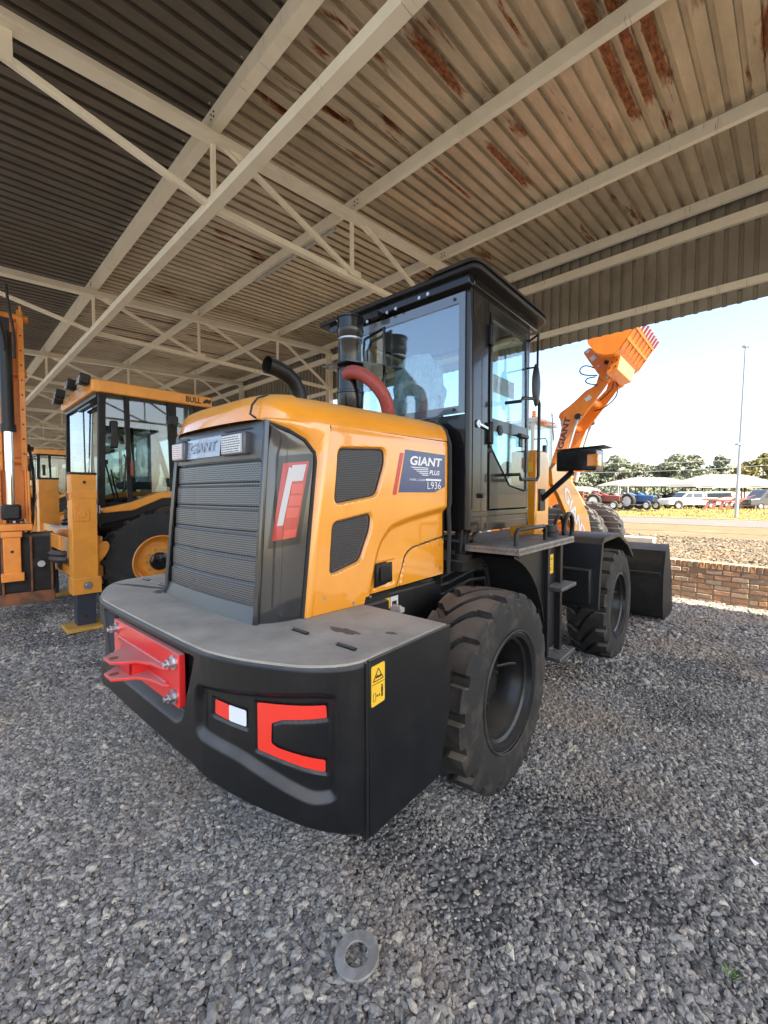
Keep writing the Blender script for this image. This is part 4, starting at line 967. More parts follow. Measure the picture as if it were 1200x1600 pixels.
# posts
obj('corner_post', MB().prism(rounded([(.790, .150), (.822, .160), (.822, .430), (.775, .430), (.775, .150)], .02, 4), 1.60, 3.40, 'z'), 'black', cab, bevel=.003)
obj('post_fold', MB().b2(.823, .8255, .185, .192, 1.75, 3.38), 'satin', cab)
obj('corner_post', MB().b2(CX0, CX0 + .05, .15, .21, 1.6, 3.40), 'black', cab, bevel=.008)
obj('front_post', MB().prism(rounded([(.76, 1.17), (.822, 1.17), (.822, 1.205), (.79, 1.235), (.76, 1.235)], .012, 3), 1.62, 3.38, 'z'), 'black', cab)
obj('front_post', MB().b2(CX0, CX0 + .05, 1.16, 1.23, 1.6, 3.38), 'black', cab)
obj('window_header', MB().b2(CX0, .80, .152, .20, 3.30, 3.40).b2(CX0, CX0 + .05, .2, 1.2, 3.30, 3.40).b2(.775, .82, .43, 1.2, 3.245, 3.40).b2(CX0, .8, 1.18, 1.23, 3.28, 3.4), 'black', cab)
obj('rear_window', MB().b2(CX0 + .04, .785, .140, .146, 2.45, 3.305), 'rearglass', cab)
bz = MB(); bz.b2(CX0 + .04, .785, .134, .1385, 2.45, 2.505).b2(CX0 + .04, .785, .134, .1385, 3.235, 3.305).b2(.735, .785, .134, .1385, 2.505, 3.235).b2(CX0 + .04, CX0 + .09, .134, .1385, 2.505, 3.235)
obj('window_border', bz, mat('printed_glass_border', (.10, .12, .15), .12, coat=1.), cab)
for x, z in ((.70, 3.27), (.70, 2.478)): obj('window_screw', MB().cyl((x, .134, z), (x, .126, z), .012, n=14), 'black', cab)
# door
dr = obj('cab_door', MB().prism([(.452, 1.745), (1.168, 1.745), (1.168, 3.238), (.452, 3.238), (.452, 2.215), (.485, 2.225), (.485, 3.195), (1.115, 3.195), (1.150, 2.40), (1.150, 1.90), (1.10, 1.885), (.80, 1.93), (.50, 2.20), (.452, 2.18)], .800, .826, 'x'), 'black', cab, bevel=.003)
obj('door_rail', MB().b2(.804, .824, .47, 1.155, 2.36, 2.45), 'black', dr)
obj('door_window', MB().b2(.812, .816, .478, 1.125, 2.43, 3.205), 'glass', dr)
obj('lower_window', MB().prism([(.478, 2.37), (1.155, 2.37), (1.155, 1.88), (.86, 1.90), (.478, 2.21)], .812, .816, 'x'), 'glass', dr)
obj('door_edge_trim', MB().tube([(.828, .455, 2.23), (.828, .49, 2.20), (.828, .80, 1.935), (.828, .86, 1.925), (.828, 1.10, 1.895), (.828, 1.15, 1.90)], .006, 6), 'satin', dr)
for z in (3.07, 2.33): obj('door_hinge', MB().b2(.822, .845, .415, .475, z - .075, z + .075).cyl((.843, .445, z - .085), (.843, .445, z + .085), .013, n=10), 'satin', dr, bevel=.003)
obj('door_lock', MB().cyl((.82, .62, 2.37), (.834, .62, 2.37), .042, n=24).cyl((.834, .62, 2.37), (.838, .62, 2.37), .026, n=20), 'satin', dr, bevel=.002)
obj('door_handle', MB().b2(.825, .87, .93, 1.10, 2.345, 2.375).b2(.82, .835, .98, 1.05, 2.27, 2.39), 'satin', dr, bevel=.008)
obj('door_stop', MB().cyl((.822, .26, 2.38), (.835, .26, 2.38), .03, n=16).bar((.835, .26, 2.38), (.835, .40, 2.36), .008, .02), 'steel', cab, bevel=.002)
obj('rocker_panel', MB().prism([(.19, 1.60), (1.21, 1.60), (1.21, 1.735), (.19, 1.735)], .79, .818, 'x').b2(.80, .824, .19, 1.21, 1.690, 1.735), 'black', cab, bevel=.006)
obj('side_panel', MB().b2(.790, .812, .43, .455, 1.74, 3.26), 'matte', cab)
obj('cab_knob', MB().cyl((.822, .31, 1.85), (.85, .31, 1.85), .018, n=12), 'satin', cab)
obj('front_window', MB().b2(CX0 + .04, .78, 1.215, 1.220, 1.95, 3.3), 'glass', cab)
obj('left_window', MB().b2(CX0 + .012, CX0 + .016, .2, 1.18, 2.3, 3.3), 'glass', cab)
obj('left_panel', MB().b2(CX0, CX0 + .03, .2, 1.18, 1.6, 2.3), 'black', cab); obj('front_panel', MB().b2(CX0, .8, 1.2, 1.23, 1.6, 1.95), 'black', cab)
# roof
rf_ = [(-.72, .04), (.90, .04), (.93, .10), (.93, 1.30), (.86, 1.40), (-.66, 1.40), (-.72, 1.3)]
roof = obj('cab_roof', MB().prism(rounded(rf_, .07, 5), 3.395, 3.435, 'z'), 'satin', cab, bevel=.015, seg=3)
obj('roof_fairing', MB().loft([[(x, y, z) for x, y in rounded(q, .08, 5)] for z, q in ((3.44, [(.50, .035), (.91, .035), (.935, .12), (.935, 1.31), (.86, 1.41), (.48, 1.41)]), (3.475, [(.54, .05), (.89, .05), (.92, .13), (.92, 1.29), (.85, 1.39), (.50, 1.39)]), (3.50, [(.58, .10), (.85, .10), (.87, .17), (.87, 1.25), (.80, 1.33), (.54, 1.33)]))]), 'satin', roof, smooth=.9)
obj('roof_skirt', MB().b2(-.60, .845, .085, .15, 3.33, 3.40).b2(.80, .85, .15, 1.30, 3.335, 3.40), 'black', roof, bevel=.006)
for x, z in ((.19, 3.33), (.10, 3.325), (-.12, 3.31), (.42, 3.345), (.50, 3.35)): obj('roof_bolt', MB().cyl((x, .085, z), (x, .075, z), .013, n=10), 'steel', roof)
obj('plate_lamp', MB().b2(-.06, .02, .05, .085, 3.30, 3.36), 'satin', roof, bevel=.01)
obj('headliner', MB().b2(-.5, .78, .2, 1.2, 3.32, 3.34), mat('headliner', (.20, .20, .20), .9), cab)
obj('handrail', MB().tube([(.83, .72, 2.02)] + [(.95, .72, 2.02)] + [(.955, .73, 1.98), (.955, 1.06, 1.985), (.955, 1.095, 2.02), (.955, 1.095, 2.64), (.955, 1.06, 2.675), (.955, .75, 2.63), (.955, .715, 2.60), (.83, .70, 2.60)], .0135, 10), 'satin', LD, smooth=.9)
mr = obj('mirror_bracket', MB().tube([(.82, 1.18, 3.22), (.93, 1.12, 3.24), (.96, 1.03, 3.14), (.96, 1.03, 2.62)], .010, 8).tube([(.82, 1.16, 2.98), (.95, 1.04, 2.94)], .008, 8), 'satin', LD, smooth=.9)
obj('mirror', MB().loft([[(.955 + .012 * k, 1.01 + .075 * cos(a) * f, 2.78 + .18 * sin(a) * f) for a in np.linspace(0, 2 * pi, 20)[:-1]] for k, f in ((-1, .75), (0, 1), (1, .95), (2, .6))]), 'satin', mr, smooth=.9)
# cab interior
ci = obj('seat', MB().b2(-.10, .40, .48, .95, 2.04, 2.16).b2(.0, .3, .55, .85, 1.62, 2.04).b2(-.08, .38, .40, .50, 2.14, 2.70), 'seat', cab, bevel=.04, seg=3)
obj('headrest', MB().b2(.03, .27, .42, .50, 2.74, 2.93), 'seat', ci, bevel=.04, seg=3)
rw = np.random.default_rng(3)
def wrapm(c, d, seed, n=16):
    mb = MB(); r_ = np.random.default_rng(seed); ph = r_.random(6) * 6
    def f(u, v):
        a = 2 * pi * u; z = -1 + 2 * v; rr = (1 - abs(z) ** 3 * .5) * (1 + .10 * sin(5 * a + ph[0] + 4 * z) + .07 * sin(9 * a + ph[1] - 7 * z) + .05 * sin(14 * z + ph[2] + 3 * a))
        return (c[0] + d[0] * rr * cos(a), c[1] + d[1] * rr * sin(a), c[2] + d[2] * z)
    return mb.grid(f, n * 3, n)
obj('plastic_wrap', wrapm((.15, .42, 2.62), (.25, .12, .42), 5), 'plastic', ci, smooth=1.2)
obj('armrest', MB().b2(.41, .47, .5, .85, 2.32, 2.38), 'seat', ci, bevel=.02)
sw = obj('steering_wheel', MB().tube([(.15 + .19 * cos(a), 1.0 + .15 * sin(a) * .75, 2.50 + .10 * sin(a)) for a in np.linspace(0, 2 * pi, 30)], .014, 8), 'satin', cab)
obj('steering_column', MB().cyl((.15, 1.02, 2.48), (.15, 1.12, 1.8), .04).b2(0, .3, 1.02, 1.16, 1.65, 2.3), 'satin', sw)
obj('console', MB().b2(.50, .68, .40, .80, 1.65, 2.32), 'satin', cab, bevel=.03)
obj('lever', MB().tube([(.6, .75, 2.3), (.62, .80, 2.46)], .01, 8).cyl((.62, .80, 2.46), (.62, .81, 2.53), .02, n=10), 'satin', cab)
obj('cab_fan', MB().lathe([(.11, -.02), (.13, 0), (.11, .02)], (-.35, .45, 3.0), 'y', 20).b2(-.38, -.32, .40, .5, 2.85, 2.93).tube([(-.35, .45, 3.12), (-.35, .3, 3.32)], .02, 8), 'satin', cab)
obj('cab_sticker', MB().b2(.8125, .8135, .52, .9, 2.66, 2.80), 'plastic', cab)

# --- platform, steps and tank
pf = obj('platform', MB().b2(.78, 1.20, .16, 1.30, 1.445, 1.497), 'treadplate', LD, bevel=.004)
cq = MB()
def lozenge(mb, c, ax1, ax2, nrm, l=.026, w_=.007, h=.0022):
    c, a, b, n = map(Vector, (c, ax1, ax2, nrm)); mb.add([c - a * l / 2, c + b * w_ / 2, c + a * l / 2, c - b * w_ / 2, c - a * l * .2 + n * h, c + b * w_ * .1 + n * h, c + a * l * .2 + n * h, c - b * w_ * .1 + n * h], [(0, 3, 7, 4), (3, 2, 6, 7), (2, 1, 5, 6), (1, 0, 4, 5), (4, 7, 6, 5)])
r2 = 2 ** -.5
for i in range(28):
    for j in range(11):
        s_ = 1 if (i + j) % 2 else -1; lozenge(cq, (.80 + .037 * j, .18 + .040 * i, 1.4975), (r2, s_ * r2, 0), (-s_ * r2, r2, 0), (0, 0, 1))
for i in range(56): s_ = 1 if i % 2 else -1; lozenge(cq, (1.2005, .175 + .020 * i, 1.472), (0, r2, s_ * r2), (0, -s_ * r2, r2), (1, 0, 0), .036)
for i in range(20): s_ = 1 if i % 2 else -1; lozenge(cq, (.80 + .020 * i, .1595, 1.472), (r2, 0, s_ * r2), (-s_ * r2, 0, r2), (0, -1, 0), .036)
tag(obj('tread_studs', cq, 'gunmetal', pf, smooth=None), kind='stuff')
obj('grab_handle', MB().tube([(1.12, .28, 1.49), (1.12, .28, 1.585), (1.12, .31, 1.61), (1.12, .80, 1.61), (1.12, .83, 1.585), (1.12, .83, 1.49)], .015, 10), 'satin', LD, smooth=.9)
obj('filler_cap', MB().lathe([(.001, 1.60), (.055, 1.597), (.058, 1.555), (.07, 1.553), (.07, 1.54), (.055, 1.535), (.055, 1.49)], (1.06, 1.12, 0), 'z', 24), 'satin', LD)
tk = obj('hydraulic_tank', MB().prism([(.30, 1.44), (1.16, 1.44), (1.16, .56), (.86, .56), (.78, .98), (.62, 1.22), (.42, 1.36)], .72, 1.10, 'x'), 'satin', LD, bevel=.012)
obj('tank_plate', MB().b2(1.100, 1.106, .84, 1.13, .60, 1.42), 'satin', tk)
obj('step_post', MB().b2(1.10, 1.14, .86, .90, .54, 1.45).b2(1.10, 1.15, 1.12, 1.17, .50, 1.45), 'satin', LD, bevel=.004)
obj('oil_label', MB().b2(1.1065, 1.108, .97, 1.06, 1.20, 1.36), 'yellow', tk)
tx = MB(); text(tx, '46', lambda u, v: (1.1085, .99 + .05 * u, 1.31 + .025 * v), .0); [tx.add([(1.1085, .985, z), (1.1085, 1.04, z), (1.1085, 1.04, z + .004), (1.1085, .985, z + .004)], [(0, 1, 2, 3)]) for z in (1.23, 1.245, 1.27)]
obj('label_print', tx, 'print_black', tk, smooth=None)
for z in (1.075, .50):
    stp = obj('step', MB().b2(1.10, 1.235, .90, 1.27, z, z + .032), 'gunmetal', LD, bevel=.006)
    cq = MB()
    for i in range(13):
        for j in range(5): lozenge(cq, (1.115 + .026 * j, .915 + .028 * i, z + .0325), (r2, r2 * (1 if (i + j) % 2 else -1), 0), (-r2 * (1 if (i + j) % 2 else -1), r2, 0), (0, 0, 1), .024, .008, .003)
    tag(obj('step_studs', cq, 'treadplate', stp, smooth=None), kind='stuff')
# --- front fender, tower, arm, headlamp, bucket
for s in (1, -1):
    pr = [(1.86, .74), (1.90, 1.05), (1.97, 1.37), (2.05, 1.425), (2.60, 1.44), (2.70, 1.43), (3.10, 1.30), (3.40, 1.12)]
    inn = [(a + (.02 if i < 3 else 0), b - (.02 if i > 2 else 0)) for i, (a, b) in enumerate(pr)]
    fd = obj('front_fender', MB().prism(pr + inn[::-1], .70 * s, 1.25 * s, 'x'), 'satin', LD, bevel=.006)
    obj('fender_lip', MB().prism([(a, b) for a, b in pr] + [(a + .05 if i < 3 else a, b - .045 if i > 2 else b) for i, (a, b) in enumerate(pr)][::-1], 1.235 * s, 1.262 * s, 'x'), 'satin', fd, bevel=.004)
    obj('fender_box', MB().b2(.72 * s, 1.20 * s, 1.79, 1.90, .80, 1.13), 'satin', fd, bevel=.01)
tw = obj('front_tower', MB().prism([(1.95, .9), (2.34, .9), (2.34, 2.22), (2.28, 2.34), (1.98, 2.34)], .30, .60, 'x').prism([(1.95, .9), (2.34, .9), (2.34, 2.22), (2.28, 2.34), (1.98, 2.34)], -.60, -.30, 'x'), 'orange', LD, bevel=.02)
obj('warning_sticker', MB().b2(.48, .56, 1.945, 1.9485, 2.10, 2.21), 'yellow', tw)
tx = MB(); [tx.bar((.52 + a * .024, 1.9465, 2.135 + b * .04), (.52 + c * .024, 1.9465, 2.135 + d * .04), .001, .004) for a, b, c, d in ((-1, 0, 1, 0), (1, 0, 0, 1), (0, 1, -1, 0), (-.3, .3, .3, .3), (0, .1, 0, .6))]; obj('pictogram', tx, 'print_black', tw)
for s in (1, -1):
    am = obj('lift_arm', MB().prism([(2.55, 2.16), (2.70, 2.24), (2.95, 2.19), (3.55, 1.90), (4.08, 1.56), (4.34, 1.10), (4.35, .55), (4.12, .45), (3.98, .85), (3.74, 1.12), (3.25, 1.50), (2.80, 1.86), (2.6, 1.98)], .50 * s, .55 * s, 'x'), 'orange', LD, bevel=.006)
    if s > 0:
        tx = MB(); p0, p1 = np.array([2.98, 1.88]), np.array([3.90, 1.18]); dv = p1 - p0; nrm = np.array([.62, .79]) * .17
        text(tx, 'GIANT', lambda u, v: (.5525, *(p0 + dv * u + nrm * v - nrm * .15)), .03); obj('arm_lettering', tx, 'print_white', am, smooth=None)
obj('lift_cylinder', MB().cyl((.38, 2.3, 1.1), (.38, 3.3, 1.25), .07).cyl((.38, 3.3, 1.25), (.38, 3.75, 1.32), .04), 'black', LD)
obj('tilt_cylinder', MB().cyl((0, 2.5, 2.2), (0, 3.4, 1.95), .08), 'black', LD)
obj('hose_coil', MB().tube([(.98 + .02 * sin(a * .5), 1.80 + .15 * cos(a), 1.50 + .17 * sin(a)) for a in np.linspace(-.4, pi + .5, 22)], .022, 10).tube([(.90, 1.80 + .13 * cos(a), 1.50 + .15 * sin(a)) for a in np.linspace(-.4, pi + .5, 22)], .018, 10), 'satin', LD, smooth=.9)
obj('bracket_arm', MB().bar((.60, 2.10, 1.80), (.93, 2.10, 2.10), .05, .05).b2(.60, .62, 2.02, 2.18, 1.68, 1.92), 'satin', LD, bevel=.006)
hl = obj('head_lamp', MB().prism(rounded([(.80, 2.10), (1.19, 2.10), (1.19, 2.32), (.80, 2.31)], .02, 3), 1.98, 2.24, 'y'), 'black', LD, bevel=.01)
obj('lamp_visor', MB().prism([(.80, 2.315), (1.26, 2.335), (1.26, 2.343), (.80, 2.325)], 1.97, 2.30, 'y'), 'satin', hl)
obj('turn_signal', MB().b2(1.10, 1.205, 1.972, 2.10, 2.14, 2.26), 'lens_amber', hl, bevel=.008)
bk = [(5.45, .04), (4.75, .04), (4.58, .10), (4.50, .25), (4.50, .72), (4.60, .92), (4.66, 1.05), (4.95, 1.12)]
bi = [(a + (.025 if i > 1 else 0), b + (.02 if i < 3 else 0)) for i, (a, b) in enumerate(bk)]
bt = obj('bucket', MB().prism(bk + bi[::-1], -1.41, 1.41, 'x'), 'matte', LD)
for s in (1, -1): obj('bucket_side', MB().prism([(5.45, .04), (4.75, .04), (4.58, .10), (4.50, .25), (4.50, .72), (4.66, 1.05), (4.95, 1.12), (5.3, .6)], 1.41 * s, 1.435 * s, 'x'), 'matte', bt)
obj('bucket_stiffener', MB().b2(-1.40, 1.40, 4.475, 4.505, .70, .75), 'matte', bt, bevel=.005)
# stickers by the battery box
s2 = obj('battery_sticker', MB().b2(.625, .628, -.585, -.505, 1.13, 1.20), 'yellow', LD); obj('white_sticker', MB().b2(.625, .628, -.50, -.425, 1.10, 1.20), 'white', LD)
tx = MB(); tx.bar((.6285, -.565, 1.14), (.6285, -.525, 1.14), .001, .004).bar((.6285, -.565, 1.14), (.6285, -.545, 1.185), .001, .004).bar((.6285, -.525, 1.14), (.6285, -.545, 1.185), .001, .004).b2(.628, .629, -.485, -.44, 1.115, 1.17); obj('sticker_print', tx, 'print_black', LD)
obj('battery_shelf', MB().b2(.45, .624, -.76, -.38, 1.0, 1.215), 'matte', LD)
obj('latch_clip', MB().b2(.86, .93, -.775, -.74, 1.21, 1.235).cyl((.87, -.76, 1.24), (.92, -.76, 1.24), .008), 'steel', LD)

# ------------------------------------------------------------------ backhoe loader (faces out of the shed), built in its own frame: +Y forward, +X right
# shed frame -> machine frame: ly = X - 2.42, lx = 8.40 - Y
BY = 8.40; BX = 2.42
BK = thing('backhoe_loader', 'amber backhoe loader nearest the camera, BULL on its roof band', 'backhoe loader', WB(BX, BY, 0), YB - pi / 2, 'backhoe loaders parked in a row')
bt_me = tyre_mesh(.83, .44, 22, .40, 'rear_tyre', 'rubber2', lug=.05, zig=.10, nphi=22 * 14, gap=.50)
bf_me = tyre_mesh(.52, .30, 18, .24, 'front_tyre', 'rubber2', lug=.03, zig=.06, nphi=18 * 12, gap=.45)
def bwheel(me, x, y, r, hw, rr):
    t = obj('tyre', me, None, BK); t.location = (x, y, r - .035); t.rotation_euler = (0, 0, 0 if x > 0 else pi)
    k = rr / .40
    obj('rim', MB().lathe([(rr - .03, -hw), (rr + .01, hw * .75), (rr + .03, hw * .88), (rr + .005, hw * .93), (rr - .02, hw * .8), (rr - .04, hw * .35), (.30 * k, hw * .18), (.24 * k, hw * .40), (.001, hw * .42)], (0, 0, 0), 'x', 40), 'bull', t)
    obj('hub', MB().lathe([(.145 * k, hw * .42), (.14 * k, hw * .62), (.12 * k, hw * .68), (.001, hw * .68)], (0, 0, 0), 'x', 28), 'black', t)
    mb = MB()
    for i in range(10):
        a = 2 * pi * i / 10; mb.cyl((hw * .38, .19 * k * cos(a), .19 * k * sin(a)), (hw * .38 + .035, .19 * k * cos(a), .19 * k * sin(a)), .014 * k, n=6)
    obj('wheel_nuts', mb, 'steel', t)
for s in (1, -1): bwheel(bt_me, 1.00 * s, 0, .83, .22, .40); bwheel(bf_me, .88 * s, 2.25, .52, .15, .24)
obj('frame', MB().b2(-.40, .40, -1.0, 3.1, .55, 1.0).b2(-1.15, 1.15, -1.02, -.78, .55, 1.25), 'bull', BK, bevel=.015)
obj('engine_hood', MB().prism(rounded([(1.0, 1.0), (3.0, .95), (3.05, 1.55), (2.8, 1.72), (1.0, 1.85)], .08, 4), -.45, .45, 'x'), 'bull', BK, bevel=.03)
obj('front_grille', MB().b2(-.38, .38, 3.02, 3.07, 1.0, 1.5), 'satin', BK)
# cab
bc = obj('cab', MB().b2(-.98, .98, -.82, .95, 1.30, 1.42).prism([(-.80, 1.4), (.0, 1.4), (-.05, 1.78), (-.80, 1.72)], .90, .985, 'x').prism([(-.80, 1.4), (.0, 1.4), (-.05, 1.78), (-.80, 1.72)], -.985, -.90, 'x'), 'black', BK, bevel=.01)
def post(nm, a, b, w1=.07, w2=.07, par=bc): return obj(nm, MB().bar(a, b, w1, w2, (0, 1, 0)), 'matte', par, bevel=.008)
for s in (1, -1):
    post('cab_post', (1.10 * s, -.78, 1.70), (1.12 * s, -.74, 3.33), .08, .09); post('cab_post', (1.10 * s, -.40, 1.72), (1.12 * s, -.42, 3.33), .05, .06)
    post('cab_post', (1.10 * s, .26, 1.75), (1.12 * s, .22, 3.33), .06, .13); post('cab_post', (1.02 * s, 1.05, 1.6), (1.10 * s, .62, 3.33), .06, .09)
    obj('side_sill', MB().prism([(-.80, 1.36), (.0, 1.36), (.25, 1.62), (1.05, 1.55), (1.05, 1.66), (.26, 1.80), (-.38, 1.80), (-.42, 1.74), (-.80, 1.74)], 1.06 * s, 1.13 * s, 'x'), 'black', bc, bevel=.01)
    obj('side_window', MB().prism([(-.38, 1.78), (.22, 1.80), (.20, 3.28), (-.40, 3.28)], 1.10 * s, 1.104 * s, 'x'), 'tintglass', bc)
    obj('side_window', MB().prism([(.28, 1.80), (.98, 1.68), (.64, 3.28), (.27, 3.28)], 1.10 * s, 1.104 * s, 'x'), 'tintglass', bc)
    obj('side_window', MB().prism([(-.74, 1.72), (-.44, 1.74), (-.46, 3.28), (-.70, 3.28)], 1.10 * s, 1.104 * s, 'x'), 'tintglass', bc)
    for z in (3.05, 2.05): obj('door_hinge', MB().b2(1.125 * s, 1.165 * s, .16, .31, z - .07, z + .07).cyl((1.16 * s, .24, z - .085), (1.16 * s, .24, z + .085), .02, n=10), 'satin', bc, bevel=.005)
    rl = obj('door_handle', MB().b2(1.13 * s, 1.17 * s, -.40, -.36, 2.15, 2.35), 'redimp', bc, bevel=.006)
    fe = []
    for k in range(15):
        a = R(188 - 128 * k / 14); fe.append((.02 + 1.02 * cos(a), .78 + 1.00 * sin(a)))
    top_ = [(-1.02, 1.62), (-.70, 1.70), (-.40, 1.86), (-.05, 1.93), (.30, 1.90), (.62, 1.76), (.95, 1.50)]; bot_ = [(a, b - .105) for a, b in top_]
    obj('fender_band', MB().prism([(-.80, 1.66), (-.42, 1.74), (-.02, 1.90), (.5, 1.93), (1.0, 1.80), (1.02, 1.70), (.5, 1.82), (.02, 1.80), (-.40, 1.62), (-.78, 1.59)], 1.06 * s, 1.25 * s, 'x'), 'bull', BK, bevel=.015)
    obj('wheel_arch', MB().prism([(-.85, 1.58), (-.40, 1.64), (.02, 1.80), (.6, 1.80), (1.0, 1.62), (1.0, 1.5), (.55, 1.66), (.05, 1.68), (-.42, 1.50), (-.85, 1.42)], .60 * s, 1.20 * s, 'x'), 'satin', BK, bevel=.01)
    obj('mirror', MB().b2(1.13 * s, 1.16 * s, -.64, -.55, 2.55, 2.95), 'satin', bc, bevel=.02)
    for z in (1.55,): obj('grab_rail', MB().tube([(1.12 * s, -.5, 1.9), (1.2 * s, -.5, 1.95), (1.2 * s, -.47, 2.4), (1.12 * s, -.47, 2.45)], .012, 8), 'satin', bc)
tx = MB(); text(tx, 'HEAVY DUTY', lambda u, v: (1.1075, .42 + .35 * u, 2.40 + .035 * v), .01); obj('side_lettering', tx, 'print_white', bc, smooth=None)
obj('side_reflector', MB().b2(1.107, 1.112, .33, .48, 2.27, 2.36), 'lens_amber', bc)
obj('rear_window', MB().add([(-.95, -.79, 1.75), (.98, -.79, 1.75), (1.06, -.76, 3.27), (-1.02, -.76, 3.27)], [(0, 1, 2, 3)]), 'tintglass', bc, smooth=None)
obj('wiper_strip', MB().b2(.30, .34, -.815, -.80, 1.8, 3.2), 'satin', bc)
obj('window_visor', MB().b2(.2, .98, -.86, -.79, 3.16, 3.19), 'satin', bc)
obj('front_window', MB().add([(-.95, 1.04, 1.7), (.98, 1.04, 1.7), (1.06, .66, 3.27), (-1.02, .66, 3.27)], [(0, 1, 2, 3)]), 'tintglass', bc, smooth=None)
obj('roof', MB().prism([(-1.10, -.86), (1.12, -.86), (1.15, -.72), (1.15, .88), (-1.15, .88), (-1.15, -.72)], 3.34, 3.52, 'z'), 'bull', bc, bevel=.02)
obj('roof_underside', MB().b2(-1.08, 1.08, -.80, .82, 3.28, 3.345), 'satin', bc)
tx = MB(); text(tx, 'BULL', lambda u, v: (1.1525, .44 + .25 * u, 3.385 + .095 * v), .03)
bl = [(.69, .02), (.70, .05), (.715, .055), (.735, .075), (.77, .085), (.80, .07), (.815, .085), (.84, .075), (.835, .055), (.845, .03), (.825, .035), (.81, .02), (.80, .0), (.79, .02), (.745, .02), (.735, .0), (.722, .018), (.70, .0)]
tx.add([(1.1525, .72 + (a - .69) * .95, 3.39 + b * 1.05) for a, b in bl], [tuple(range(len(bl)))]); obj('roof_lettering', tx, 'print_black', bc, smooth=None)
for lx, ly in ((.95, -.92), (.45, -.98), (-.45, -.98), (-.95, -.92)):
    l_ = obj('work_light', MB().box((lx, ly, 3.52), (.17, .13, .15), Matrix.Rotation(R(-12), 3, 'X')), 'satin', bc, bevel=.02)
    obj('light_glass', MB().box((lx, ly - .068, 3.50), (.14, .012, .12), Matrix.Rotation(R(-12), 3, 'X')), 'lens_clear', l_); obj('light_bracket', MB().bar((lx, ly + .05, 3.47), (lx, -.84, 3.42), .03, .02), 'white', l_)
sb = obj('seat', MB().b2(-.28, .28, -.25, .25, 1.95, 2.08).b2(-.26, .26, .18, .30, 2.0, 2.62).b2(-.15, .15, .18, .28, 2.70, 2.92), 'seat', bc, bevel=.05, seg=3)
obj('plastic_wrap', wrapm((0, .2, 2.4), (.33, .16, .5), 8), 'plastic', sb, smooth=1.2)
obj('control_lever', MB().tube([(.35, -.40, 1.7), (.38, -.50, 2.15), (.42, -.55, 2.35)], .013, 8).box((.42, -.55, 2.38), (.05, .06, .07)).tube([(.55, -.40, 1.7), (.57, -.48, 2.05), (.6, -.52, 2.25)], .013, 8), 'satin', bc)
obj('dashboard', MB().b2(-.35, .35, .62, .85, 1.5, 2.15), 'satin', bc, bevel=.05)
# stabilisers
for s in (1, -1):
    x0, x1, y0, y1 = 1.20, 1.46, -1.20, -.91
    if s < 0: x0, x1 = -1.46, -1.20
    sg = obj('stabiliser', MB().b2(x0, x1, y0, y1, .52, 2.13), 'bull', BK, bevel=.008)
    obj('stabiliser_top', MB().b2(x0 - .006, x1 + .006, y0 - .006, y1 + .006, 2.13, 2.16), 'satin', sg)
    xf = x1 if s > 0 else x0; e = .004 * s
    obj('stabiliser_foot_collar', MB().b2(x0 - .01, x1 + .01, y0 - .012, y1 + .03, .50, .72), 'bull', sg, bevel=.006)
    obj('pivot_pin', MB().cyl((xf, -1.04, .615), (xf + .02 * s, -1.04, .615), .055, n=20).cyl((xf + .02 * s, -1.04, .615), (xf + .035 * s, -1.04, .615), .03, n=6), 'steel', sg)
    obj('oval_plate', MB().prism(rounded([(-1.12, 1.985), (-.98, 1.985), (-.98, 2.065), (-1.12, 2.065)], .04, 5), xf, xf + .008 * s, 'x').cyl((xf, -1.05, 2.025), (xf + .014 * s, -1.05, 2.025), .025, n=16), 'bull', sg)
    obj('plate_hole', MB().cyl((xf, -1.05, 2.025), (xf + .016 * s, -1.05, 2.025), .021, n=16), 'print_black', sg)
    obj('cover_box', MB().prism(rounded([(-1.17, 1.50), (-1.00, 1.50), (-1.00, 1.69), (-1.17, 1.69)], .02, 3), xf, xf + .014 * s, 'x').cyl((xf, -1.085, 1.59), (xf + .03 * s, -1.085, 1.59), .045, n=20), 'bull', sg, bevel=.004)
    obj('cross_band', MB().b2(x0 - .004, x1 + .004, y0 - .004, y1 + .004, 1.80, 1.90), 'bull', sg, bevel=.003); obj('red_tag', MB().b2(x0 + .03, x0 + .12, y0 - .008, y0 - .004, 1.78, 1.88), 'redimp', sg)
    obj('inner_leg', MB().b2(x0 + .035, x1 - .035, y0 + .035, y1 - .035, .07, .55), mat('dark_blue_grey_steel', (.03, .035, .05), .4, dust_hilite=(DUST, .4)), sg, bevel=.006)
    obj('leg_hole', MB().cyl((xf - .037 * s, -1.06, .19), (xf - .032 * s, -1.06, .19), .02, n=12), 'print_black', sg)
    obj('foot_pad', MB().b2(x0 - .08, x1 + .10, y0 - .10, y1 + .14, .015, .065), 'wood', sg, bevel=.006)
    obj('lug_plate', MB().prism(rounded([(-.92, 1.16), (-.76, 1.20), (-.74, 1.10), (-.80, .98), (-.92, .86)], .05, 4), x0 + .10, x0 + .14, 'x'), 'bull', sg)
